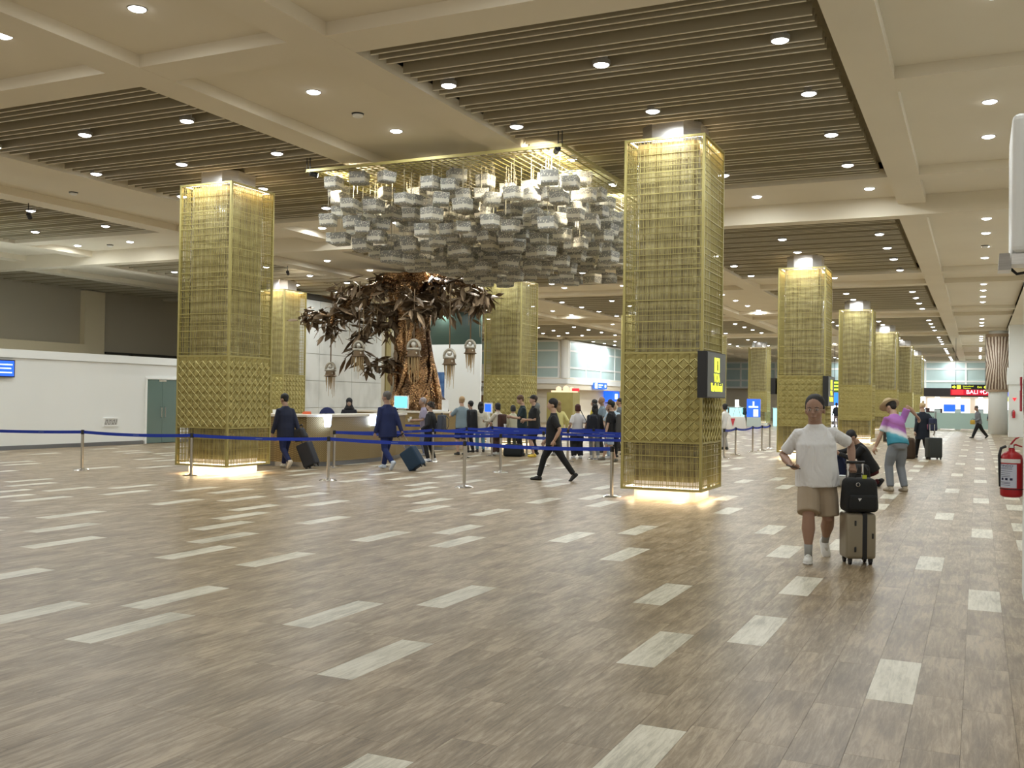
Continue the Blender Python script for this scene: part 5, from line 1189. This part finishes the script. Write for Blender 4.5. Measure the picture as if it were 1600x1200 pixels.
def W2(g, v):   # local point of a placed figure to world
    a = g.rotation_euler.z; return Vector((g.location.x+v.x*math.cos(a)-v.y*math.sin(a), g.location.y+v.x*math.sin(a)+v.y*math.cos(a), g.location.z+v.z))
SK1 = (.33, .20, .135); SK2 = (.47, .30, .21); SK3 = (.27, .16, .10); BLK = (.012, .011, .011); NAVY = (.009, .013, .036)

def rounded_box(name, sx, sy, sz, m, parent, loc=(0, 0, 0), b=.03, seg=3, taper=0.0):
    bm = bmesh.new(); bmesh.ops.create_cube(bm, size=1)
    for v in bm.verts:
        k = 1-taper*(v.co.z+.5); v.co = Vector((v.co.x*sx*k, v.co.y*sy*k, v.co.z*sz))
    bmesh.ops.bevel(bm, geom=bm.edges[:], offset=b, segments=seg, profile=.6, affect='EDGES')
    me = bpy.data.meshes.new(name); bm.to_mesh(me); bm.free(); me.shade_smooth()
    return put(name, me, m, parent, loc)
def backpack(lbl, loc, rz, s=(.30, .18, .44), col=BLK, pocket=None, name='backpack', tilt=0.0, straps=True):
    g = root(name, loc, rz); g.rotation_euler = (tilt, 0, rz); tag(g, lbl, 'backpack'); m = solid(col, .8)
    rounded_box('bag_body', s[0], s[1], s[2], m, g, (0, 0, s[2]/2), min(s[1], s[0])*.32, 4, .12)
    rounded_box('front_pocket', s[0]*.78, s[1]*.3, s[2]*.45, solid(pocket, .8) if pocket else m, g, (0, s[1]*.5, s[2]*.30), .03, 3)
    put('top_handle', MB().tube([(-.04, 0, s[2]), (-.03, 0, s[2]+.035), (.03, 0, s[2]+.035), (.04, 0, s[2])], .008, 6), m, g)
    if straps:
        for sg in (-1, 1): put('strap', MB().tube([(sg*.08, -s[1]*.45, s[2]*.94), (sg*.10, -s[1]*.5-.06, s[2]*.75), (sg*.11, -s[1]*.5-.05, s[2]*.35), (sg*.12, -s[1]*.45, s[2]*.08)], .016, 6, (1, .5)), m, g)
    return g
def suitcase(lbl, loc, rz, s, col, handle=.35, tilt=0.0, stripe=None, hard=True, mh='chrome', detail=False, cat='suitcase'):
    g = root('suitcase', loc, rz); g.rotation_euler = (tilt, 0, rz); tag(g, lbl, cat)
    m = mat('case_shell', col, .35 if hard else .8, .25 if hard else 0); wz = .055
    rounded_box('case_shell', s[0], s[1], s[2]-wz, m, g, (0, 0, wz+(s[2]-wz)/2), min(s[0], s[1])*.16, 4)
    if stripe: rounded_box('zip_band', stripe[1], s[1]*1.012, (s[2]-wz)*1.005, solid((.015, .015, .017), .6), g, (stripe[0], 0, wz+(s[2]-wz)/2), .006, 2)
    for a in (-1, 1):
        for b in (-1, 1):
            cx, cy = a*(s[0]/2-.045), b*(s[1]/2-.04)
            put('wheel', MB().tube([(cx-.012, cy, .026), (cx+.012, cy, .026)], .026, 12).box(cx-.017, cx+.017, cy-.02, cy+.02, .03, .075), 'black', g)
    if handle:
        for a in (-1, 1): put('handle_tube', MB().tube([(a*.07, s[1]*.32, s[2]-.02), (a*.07, s[1]*.32, s[2]+handle)], .009, 8), mh, g)
        put('handle_grip', MB().tube([(-.09, s[1]*.32, s[2]+handle), (.09, s[1]*.32, s[2]+handle)], .015, 8), 'black', g)
    return g

def tee_cloth():
    m = mat('white_tee_cloth', (.80, .80, .81), .9); tc = N(m, 'ShaderNodeTexCoord'); mp = N(m, 'ShaderNodeMapping'); mp.inputs['Rotation'].default_value = (0, .5, 0); mp.inputs['Scale'].default_value = (9, 5, 3.2); L(m, tc.outputs['Object'], mp.inputs[0])
    nz = N(m, 'ShaderNodeTexNoise'); nz.inputs['Scale'].default_value = 1.0; nz.inputs['Detail'].default_value = 2; nz.inputs['Distortion'].default_value = 1.2; L(m, mp.outputs[0], nz.inputs['Vector'])
    bp = N(m, 'ShaderNodeBump'); bp.inputs['Strength'].default_value = .75; bp.inputs['Distance'].default_value = .05; L(m, nz.outputs['Fac'], bp.inputs['Height']); L(m, bp.outputs[0], bsdf(m).inputs['Normal'])
    return m
# --- man in the white tee (nearest)
wm, wi = person('man in white t-shirt and khaki shorts with glasses, walking with tan suitcase', -1.435, 10.24, .22, 1.64, (.36, .215, .15), (.014, .011, .010), tee_cloth(), (.40, .32, .23), (.74, .73, .69),
    hands=((.205, .02, .572, .6, .7, -.1, 0, -.9, -.5), (-.160, -.085, .572, -.5, .9, -.2, .6, -.3, .6)), feet=((.065, .17, .055), (-.055, -.115, 0)), pitch=(52, -2), bulk=1.3, hem=-.055, leg='shorts', style='cropped', face=True, detail=True, hip=.495, side=-2.5, head=(-14, 3), curl=(.95, .55), vox=.012, loose=1.1)
gl = MB(); q = wi['q']
for s in (-1, 1):
    gl.tube([(s*.031*q+.021*q*math.cos(a), -.0985*q+abs(.3*.021*q*math.cos(a)), .090*q+.016*q*math.sin(a)) for a in np.linspace(0, 2*PI, 15)], .0009*q, 5)
    gl.tube([(s*.052*q, -.094*q, .094*q), (s*.076*q, -.06*q, .094*q), (s*.078*q, .01*q, .092*q)], .0013*q, 5)
gl.tube([(-.010*q, -.100*q, .094*q), (0, -.102*q, .096*q), (.010*q, -.100*q, .094*q)], .0012*q, 5)
gl.xf(wi['Hm']); put('glasses', gl, 'chrome', wm)
for i in (0, 1):
    A, K = wi['ank'][i], wi['knees'][i]; d = (K-A).normalized()
    smooth(put('sock', MB().tube([A-d*.005, A+d*.05, A+d*.115], [.036, .037, .043], 14), solid((.33, .33, .31), .9), wm))
nk = MB(); n_ = 24
nk.tube([wi['P'](.047*math.cos(a), .004+.041*math.sin(a), .322-.012*(1-math.sin(a))) for a in np.linspace(0, 2*PI, n_)], .007, 6); smooth(put('collar', nk, solid((.76, .76, .77), .85), wm))
Wr = W2(wm, wi['wr'][1][2]); Er = W2(wm, wi['wr'][1][1]); dr = (Wr-Er).normalized()
g = root('phone', tuple(Wr+dr*.09+Vector((.0, -.01, .012))), .3); tag(g, 'dark phone held flat in the right hand of the man in white', 'phone'); g.rotation_euler = (.25, .15, 1.2)
o = rounded_box('phone_case', .155, .076, .010, solid((.02, .016, .016), .3), g, (0, 0, 0), .0045, 2); put('phone_screen', MB().box(-.070, .070, -.033, .033, .0052, .0062), 'black', g)
HX, HY = -1.05, 10.22
cs = suitcase('tan hard-shell cabin suitcase with black centre band, pulled by the man in white', (HX, HY, 0), .42, (.285, .25, .44+.055), (.30, .26, .19), handle=.475, stripe=(.03, .048))
for xx, zz in ((-.06, .40), (-.06, .15), (.105, .28)): rounded_box('side_foot', .018, .014, .05, solid((.02, .02, .02), .5), cs, (xx, -.128, zz), .006, 2)
bp_ = backpack('bulging black backpack standing on top of the tan suitcase', (HX+.015, HY-.02, .50), .42+PI, (.34, .22, .33), (.012, .013, .014)); put('bag_logo', MB().prism([(-.018, -.012), (.018, -.012), (.004, .016)], 0, .002).xf(T(.04, .145, .13) @ Matrix.Rotation(-PI/2, 4, 'X')), solid((.7, .7, .7)), bp_)
put('bag_ring', MB().tube([(.05+.018*math.cos(a), .118, .27+.018*math.sin(a)) for a in np.linspace(0, 2*PI, 12)], .003, 5), 'chrome', bp_)
put('luggage_tag', MB().box(-.02, .02, -.004, .004, -.06, 0).xf(T(-.03, .06, .36)), solid((.55, .6, .05)), bp_)
hl = MB(); hl.tube([(-.135, -.11, -.03), (-.155, -.10, -.09), (-.13, -.125, -.10), (-.12, -.12, -.03)], .010, 6).box(-.16, -.12, -.135, -.10, -.135, -.09); put('side_pouch', hl, 'black', bp_)

# --- hat man bending, crouching person, luggage around them
def tiedye():
    m = mat('tie_dye_cloth', (.4, .15, .4), .85); tc = N(m, 'ShaderNodeTexCoord'); sp = N(m, 'ShaderNodeSeparateXYZ'); L(m, tc.outputs['Object'], sp.inputs[0])
    a = N(m, 'ShaderNodeMath', operation='MULTIPLY_ADD'); L(m, sp.outputs['X'], a.inputs[0]); a.inputs[1].default_value = -.38; L(m, sp.outputs['Z'], a.inputs[2])
    nz = N(m, 'ShaderNodeTexNoise'); nz.inputs['Scale'].default_value = 7; L(m, tc.outputs['Object'], nz.inputs['Vector'])
    b = N(m, 'ShaderNodeMath', operation='MULTIPLY_ADD'); L(m, nz.outputs['Fac'], b.inputs[0]); b.inputs[1].default_value = .09; L(m, a.outputs[0], b.inputs[2])
    mr = N(m, 'ShaderNodeMapRange'); mr.inputs[1].default_value = .8; mr.inputs[2].default_value = 1.5; L(m, b.outputs[0], mr.inputs[0])
    rp = ramp(m, [(.20, (.04, .24, .33)), (.30, (.10, .36, .45)), (.36, (.72, .70, .72)), (.43, (.70, .62, .70)), (.50, (.36, .13, .42)), (.62, (.30, .10, .27)), (.75, (.42, .17, .50))]); L(m, mr.outputs[0], rp.inputs[0]); L(m, rp.outputs[0], bsdf(m).inputs['Base Color'])
    return m
person('person in straw hat and purple, white and teal tie-dye shirt, bending beside luggage', -1.28, 18.98, -2.45, 1.68, SK2, (.015, .012, .01), tiedye(), (.21, .23, .26), (.42, .36, .27),
    hands=((.17, -.16, .44), (-.25, -.04, .80, 0, .3, 1)), feet=((.07, -.02, 0), (-.065, .03, 0)), lean=20, side=-4, head=(10, 26), style='short', hat='straw', loose=1.15, hem=-.02, bulk=1.05)
person('crouching person in black jacket and maroon trousers, one arm stretched to the left', -1.80, 19.75, -1.2, 1.66, SK1, BLK, (.010, .010, .011), (.085, .012, .018), BLK,
    hands=((.02, -.36, .37, 0, 0, -1), (-.12, -.44, .35, 0, 0, -1)), feet=((.07, -.10, 0), (-.06, .12, .03)), pitch=(0, 55), hip=.20, lean=28, head=(0, 30), sleeve='long', style='short', coat=True, hem=-.03)
backpack('navy and white bag with tags standing on the floor behind the man in white', (-2.42, 19.9, .02), .3, (.34, .22, .55), (.012, .02, .06), (.62, .62, .62), 'travel_bag', 0.1)
g = root('grey_pouch', (-2.22, 19.45, 0), .2); tag(g, 'grey soft pouch with white paper on top, on the floor behind the tan suitcase', 'bag'); rounded_box('pouch_body', .42, .26, .20, solid((.34, .32, .28), .85), g, (0, 0, .10), .07, 4, .15); put('paper', MB().box(-.14, .16, -.08, .08, .20, .215), solid((.85, .86, .9)), g)
backpack('black pack with pink patterned top beside the crouching person', (-1.98, 19.3, .02), .5, (.42, .28, .42), BLK, (.25, .14, .17), 'travel_bag')
ob = backpack('black and orange backpack standing on the floor behind the person in the straw hat', (-1.80, 30.6, 0), .6, (.40, .26, .60), (.06, .035, .02), (.55, .20, .03), 'backpack')
for sg in (-1, 1): put('orange_trim', MB().tube([(sg*.17, .06, .10), (sg*.17, .05, .35), (sg*.12, .04, .56)], .014, 6), solid((.7, .26, .03), .8), ob)

# --- blonde woman walking away, suitcase; walker by the pillar
bw_, _i = person('blonde woman in long dark navy coat walking away with black suitcase', -1.45, 31.2, -2.62, 1.62, SK2, (.55, .40, .22), (.008, .012, .022), (.010, .010, .012), BLK, hands=((.15, .03, .47), (-.17, .10, .50)), feet=((.05, -.13, 0), (-.05, .14, .03)), pitch=(0, 40), sleeve='long', coat=True, hem=-.17, style='bun', bulk=1.12)
suitcase('black trolley suitcase pulled by the blonde woman in navy', (-1.13, 30.7, 0), .5, (.40, .28, .62), (.03, .035, .035), handle=.38)
backpack('dark blue round shoulder bag at the side of the blonde woman', (-1.17, 31.08, .80), 1.0, (.16, .24, .36), (.02, .025, .06), (.25, .08, .12), 'shoulder_bag', 0, False)
person('grey-shirted walker with yellow bag crossing before the far glass barrier', .04, 51.9, -1.14, 1.58, SK1, (.08, .07, .06), (.17, .18, .20), BLK, BLK, hands=((.10, -.16, .50), (-.12, -.14, .50)), feet=((.04, -.20, 0), (-.04, .26, .04)), pitch=(0, 45), sleeve='long', lean=8, head=(0, 10), loose=1.25, hip=.48)
g = root('yellow_bag', (-.22, 51.7, .66)); tag(g, 'small yellow and black bag carried by the walker at the far pillar', 'bag'); rounded_box('bag_body', .22, .18, .2, solid((.55, .36, .05), .8), g, (0, 0, .1), .05, 3); put('bag_handle', MB().tube([(-.06, 0, .19), (0, 0, .28), (.06, 0, .19)], .008, 5), 'black', g)

# --- two suited men
person('man in dark navy suit seen from behind, leftmost, pulling a black case', -13.36, 17.30, -2.0, 1.60, SK1, BLK, NAVY, (.006, .012, .06), (.62, .58, .50), hands=((.16, -.07, .46), (-.14, .12, .47)), feet=((.04, .20, .06), (-.05, -.14, 0)), pitch=(55, 0), sleeve='long', coat=True, hem=-.10, lean=5, head=(18, 14), bulk=1.08)
person('grey-haired man in royal navy suit and white sneakers, in front of the desk tablets', -11.42, 18.25, -2.0, 1.68, SK1, (.10, .09, .085), (.008, .016, .075), (.007, .018, .10), (.55, .62, .72), hands=((.15, -.05, .46), (-.14, .13, .46)), feet=((.04, .19, .06), (-.05, -.15, 0)), pitch=(55, 0), sleeve='long', coat=True, hem=-.10, lean=4, head=(20, 0), bulk=1.08, style='cropped')
for x_, y_, rz_ in ((-13.80, 17.55, -2.0), (-11.42, 18.25, -2.0)): pass
suitcase('black wheeled case with black bag strapped on, tilted behind the first suited man', (-12.80, 17.52, .02), 1.05, (.30, .24, .56), (.018, .018, .022), handle=.40, tilt=0, hard=False, mh='black').rotation_euler = (.0, -.42, .15)
g = backpack('black duffel strapped on the tilted case of the first suited man', (-13.06, 17.47, .60), .15, (.28, .22, .26), (.013, .013, .016), None, 'duffel_bag', 0, False); g.rotation_euler = (0, -.42, .15)
suitcase('dark teal blue suitcase with two-bar handle, tilted behind the second suited man', (-10.64, 18.28, .03), .2, (.34, .26, .50), (.012, .035, .07), handle=.36, hard=False).rotation_euler = (0, -.60, .1)
# --- walking man in black polo
person('man in black polo and black trousers walking left across the open floor', -7.32, 17.6, -1.25, 1.60, SK2, (.012, .010, .010), (.008, .008, .009), (.007, .007, .008), BLK, hands=((.12, .02, .475), (-.14, -.10, .47)), feet=((.03, .26, .035), (-.04, -.17, 0)), pitch=(42, 0), hem=-.07, head=(0, 4), bulk=1.1, hip=.485, style='short')

# --- people at the desk and in the queue
F_L = -1.14; F_A = -2.7
person('dark-haired curly person in black jacket with grey backpack, nearest in the queue', -12.05, 21.2, -1.5, 1.46, SK2, (.02, .014, .010), (.014, .014, .016), BLK, (.75, .75, .75), hands=((.13, -.10, .53), (-.14, -.06, .50)), sleeve='long', style='curly', feet=((.06, .0, 0), (-.06, .06, 0)), coat=True)
backpack('grey backpack on the back of the curly-haired person', (-11.78, 21.28, .72), -1.5+PI, (.28, .17, .42), (.05, .055, .07), (.09, .095, .11))
person('grey-haired person in lilac shirt holding white cups at the counter', -13.35, 23.2, -.95, 1.56, SK1, (.28, .25, .25), (.30, .27, .36), (.18, .2, .3), (.3, .3, .3), hands=((.10, -.20, .60), (-.10, -.22, .60)), style='cropped', lean=6)
g = root('white_cups', (-13.66, 22.98, .93)); tag(g, 'white cups in the hands of the grey-haired person', 'cup'); put('cup', MB().lathe([(.025, 0), (.036, .1)], 12).lathe([(.02, -.03), (.03, .05)], 12, (-.07, .02)), 'frame_white', g)
person('blond man in grey-blue t-shirt and navy shorts with a huge black backpack', -12.75, 24.15, -2.15, 1.60, SK2, (.42, .28, .14), (.20, .27, .31), (.010, .014, .045), BLK, hands=((.10, -.22, .70), (-.11, -.20, .66)), leg='shorts', style='cropped')
backpack('huge black backpack worn by the blond man in grey-blue', (-12.60, 24.38, .62), -2.15+PI, (.40, .26, .62), (.012, .013, .016))
person('dark-haired person at the counter in front of the blond man', -13.15, 25.45, -1.9, 1.48, SK2, BLK, (.02, .02, .02), BLK, BLK, hands=((.1, -.2, .68), (-.1, -.2, .66)))
person('woman with long black hair, cream cardigan and blue jeans, at the tablet stand', -13.05, 25.9, -2.5, 1.46, SK2, BLK, (.62, .58, .47), (.11, .24, .36), (.04, .04, .05), hands=((.16, -.14, .58), (-.14, -.05, .5)), sleeve='long', style='veryl', hem=-.1)
person('short-haired child in black shirt and pink trousers beside the woman in cream', -12.62, 26.1, -2.4, 1.36, SK1, BLK, (.016, .016, .018), (.55, .20, .24), (.6, .6, .6), style='bob')
person('woman in brown overalls with white sleeves holding up a white paper', -12.05, 24.95, -1.75, 1.44, SK2, BLK, (.60, .55, .45), (.075, .035, .022), (.75, .75, .74), hands=((.12, -.22, .64), (-.10, -.2, .60)), sleeve='long', style='bob', loose=1.5)
g = root('brown_bib', (-12.03, 24.98, .80), -1.75+PI); tag(g, 'brown bib backpack on the woman holding the paper', 'backpack'); rounded_box('bag_body', .30, .13, .40, solid((.07, .03, .02), .85), g, (0, -.12, .12), .05, 3)
g = root('white_paper', (-12.42, 24.85, .98), -1.0); tag(g, 'white sheet of paper held up by the woman in brown', 'paper'); put('paper_sheet', MB().box(-.14, .14, -.002, .002, 0, .2).xf(Matrix.Rotation(1.1, 4, 'X')), solid((.9, .9, .9)), g)
person('child in pale cream shirt and olive trousers behind the woman in brown', -11.86, 25.55, -2.3, 1.38, SK2, (.03, .03, .03), (.62, .60, .44), (.10, .11, .06), (.02, .03, .03), sleeve='long', style='bob')
person('tall brown-haired man in dark teal t-shirt looking down at a phone', -11.30, 24.95, -1.0, 1.66, SK2, (.09, .045, .022), (.014, .03, .035), BLK, BLK, hands=((.05, -.20, .64), (-.06, -.20, .63)), head=(0, 26), loose=1.2)
person('woman half hidden in black beside the tall brown-haired man', -11.18, 25.65, -1.1, 1.45, SK2, BLK, (.01, .01, .012), BLK, BLK, style='short', hands=((.1, -.15, .55), (-.12, -.1, .5)))
g = root('white_cup', (-11.72, 24.75, .76)); tag(g, 'small white cup held low beside the tall brown-haired man', 'cup'); put('cup', MB().lathe([(.028, 0), (.04, .1)], 12), 'frame_white', g)
person('man in black cap, black t-shirt and grey hood, bare legs and yellow clogs', -10.78, 24.55, -1.0, 1.66, SK2, (.06, .04, .03), (.010, .011, .012), (.010, .010, .012), (.70, .50, .06), hands=((.05, -.14, .60), (-.12, -.14, .58)), hat='cap', leg='shorts', head=(0, 0), bulk=1.15)
g = root('grey_hoodie', (-10.76, 24.57, 1.20), -1.0); tag(g, 'grey hoodie slung over the shoulders of the man in the black cap', 'hoodie'); smooth(put('hood_cloth', MB().tube([(-.17, -.02, .02), (-.12, .04, .12), (0, .06, .17), (.12, .04, .12), (.17, -.02, .02)], [.05, .07, .08, .07, .05], 12), solid((.13, .14, .13), .9), g)); smooth(put('hood_back', MB().tube([(0, .06, .16), (0, .10, 0), (0, .09, -.16)], [.10, .12, .05], 12, (1, .4)), solid((.13, .14, .13), .9), g))
backpack('black travel bag on the floor at the feet of the man in the black cap', (-11.30, 24.40, 0), .3, (.55, .30, .34), (.008, .010, .010), None, 'travel_bag', 0, False)
person('woman with curly light brown hair in pale yellow top, behind the walking man', -10.55, 25.7, -2.3, 1.52, SK2, (.25, .16, .07), (.66, .60, .24), (.02, .03, .08), (.5, .5, .5), sleeve='long', style='long', hands=((.12, -.12, .54), (-.16, .02, .5)))
person('person in bright yellow top with dark ponytail, further back in the queue', -10.55, 28.6, -1.6, 1.58, SK1, BLK, (.60, .48, .05), BLK, BLK, style='long')
person('bald dark-skinned man in grey-blue shirt at the back of the queue', -10.05, 27.9, -.9, 1.66, SK3, None, (.16, .21, .25), BLK, BLK, style='none')
person('woman with red-brown bob, white t-shirt and wide black trousers', -9.58, 24.7, -2.4, 1.44, SK2, (.07, .02, .015), (.72, .71, .72), (.010, .010, .012), (.75, .75, .75), style='bob', loose=1.6, hands=((.15, -.08, .52), (-.14, .0, .5)))
g = root('shoulder_strap_bag', (-9.42, 24.75, .70), -2.4); tag(g, 'black crossbody bag on the woman in the white t-shirt', 'bag'); rounded_box('bag_body', .22, .10, .20, solid(BLK, .8), g, (-.05, .16, 0), .04, 3); put('strap', MB().tube([(-.10, .10, .10), (.0, .145, .3), (.10, .10, .50), (.09, -.03, .58)], .014, 6, (1, .5)), 'black', g)
person('woman in grey trousers with black hair behind the red-brown bob', -9.22, 25.05, -2.6, 1.45, SK2, BLK, (.02, .022, .028), (.30, .32, .33), (.75, .74, .73), style='long', sleeve='long')
backpack('black backpack between the white t-shirt woman and the blonde with the tote', (-9.18, 24.72, .72), -2.6+PI, (.30, .20, .44), (.014, .016, .026))
person('blonde woman in pale blue shirt facing the camera with a cream tote', -9.05, 26.0, .5, 1.52, SK2, (.62, .48, .30), (.42, .55, .66), (.012, .012, .014), BLK, hands=((.16, -.06, .56), (-.14, -.08, .54)), style='long', face=True)
g = root('cream_tote', (-8.86, 25.74, .80), .45); tag(g, 'cream tote bag on the arm of the blonde woman', 'tote bag'); rounded_box('tote_body', .38, .13, .34, solid((.60, .54, .42), .9), g, (0, 0, -.0), .03, 3, -.1); put('tote_handle', MB().tube([(-.10, -.03, .16), (-.07, -.03, .34), (.07, -.03, .34), (.10, -.03, .16)], .010, 6), solid((.55, .5, .4)), g)
person('tall dark-haired man in black jacket looking left at the back of the queue', -9.0, 27.0, -.9, 1.74, SK1, (.03, .022, .018), (.010, .010, .014), BLK, BLK, sleeve='long', head=(0, 8), hands=((.08, -.16, .62), (-.1, -.14, .6)))
person('dark-haired head and grey shoulders behind the blonde woman', -9.95, 29.2, -1.2, 1.62, SK1, BLK, (.10, .12, .14), BLK, BLK, style='short')
person('person in dark blue far back between the tall man and the blonde', -9.7, 30.2, -2.0, 1.58, SK1, (.02, .015, .012), (.015, .02, .05), BLK, BLK, style='short', sleeve='long')
person('small person in white top and mask, behind the white t-shirt woman', -10.4, 29.6, .2, 1.58, SK1, BLK, (.6, .6, .6), BLK, BLK, style='short')
person('person in black cap, black shirt and shorts striding with a grey backpack', -8.40, 24.0, -1.6, 1.54, SK2, (.012, .018, .015), (.011, .011, .012), (.35, .42, .50), (.12, .11, .08), leg='shorts', feet=((.05, .10, 0), (-.06, -.16, 0)), pitch=(20, 0), hat='cap', bulk=1.05)
backpack('grey backpack on the striding person in the black cap', (-8.16, 24.03, .72), -1.6+PI, (.32, .20, .48), (.075, .072, .068), (.04, .04, .045))
person('brown-haired woman in pale beige beside the person with the grey backpack', -8.85, 25.15, -1.1, 1.46, SK2, (.09, .04, .03), (.62, .50, .38), (.35, .45, .55), (.6, .6, .6), style='bob', sleeve='long')
# receptionist and blue chair behind the desk
person('receptionist with black head scarf and black uniform behind the desk', -14.95, 22.0, .55, 1.52, (.50, .35, .27), (.008, .008, .010), (.010, .010, .014), BLK, BLK, sleeve='long', style='hijab', head=(0, 16), hands=((.10, -.18, .60), (-.10, -.18, .60)), face=True)
g = root('navy_office_chair', (-15.15, 21.3, 0), .6); tag(g, 'navy office chair with rounded back behind the desk', 'chair')
smooth(put('chair_back', MB().prism([(.21*math.cos(a), .24*math.sin(a)) for a in np.linspace(0, 2*PI, 25)[:-1]], -.045, .045, .93).xf(T(0, 0, 1.03) @ Matrix.Rotation(PI/2, 4, 'X')), solid((.006, .012, .07), .8), g)); rounded_box('seat', .46, .44, .10, solid((.006, .012, .07), .8), g, (0, -.22, .52), .04, 3)
put('chair_stem', MB().tube([(0, -.2, .06), (0, -.2, .48)], .03, 8).tube([(0, -.04, .50), (0, .03, .55), (0, .05, .80)], .02, 6), 'black', g)
put('chair_base', MB().tube([(-.25, -.2, .03), (.25, -.2, .03)], .025, 6).tube([(0, -.45, .03), (0, .05, .03)], .025, 6), 'black', g)
# tote woman, far people
person('woman in white top and grey trousers with white tote, right of the gold column', -7.45, 32.4, -1.9, 1.50, SK2, BLK, (.66, .64, .60), (.42, .41, .38), (.05, .06, .05), sleeve='long', style='bob', loose=1.3, hands=((.13, -.14, .56), (-.15, -.04, .56)))
g = root('white_tote', (-7.02, 32.15, .66), .4); tag(g, 'big white tote with red print hanging from the woman right of the column', 'tote bag'); rounded_box('tote_body', .62, .2, .42, solid((.74, .71, .66), .9), g, (0, 0, .21), .03, 3, .15); put('tote_print', MB().prism([(-.2, .36), (-.13, .1), (-.06, .36)], 0, .004).xf(T(0, -.10, 0) @ Matrix.Rotation(PI/2, 4, 'X')), solid((.6, .06, .08)), g)
put('tote_handle', MB().tube([(-.12, -.05, .41), (-.05, -.05, .72), (.05, -.05, .72), (.12, -.05, .41)], .012, 6), solid((.7, .67, .62)), g)
person('girl in black shorts with backpack before the blue kiosk screen', -13.5, 65.6, 1.9, 1.48, SK2, BLK, (.012, .02, .02), BLK, BLK, leg='shorts', style='long', hands=((.1, -.2, .62), (-.1, -.2, .62)))
backpack('dark green backpack on the girl before the blue screen', (-13.78, 65.5, .72), 1.9+PI, (.30, .2, .46), (.015, .04, .035))
person('staff member in white shirt behind the cyan gates', -15.25, 70.2, .4, 1.6, SK1, BLK, (.7, .72, .7), BLK, BLK)
person('dark-clothed person standing between the second and third right columns', -8.45, 68.8, -2.7, 1.6, SK1, BLK, (.008, .010, .02), (.25, .2, .22), BLK, style='short', sleeve='long')
person('dark-clothed person at the far gates right of the walking man', .75, 66.6, -.8, 1.62, SK1, BLK, (.012, .02, .05), BLK, BLK, sleeve='long')
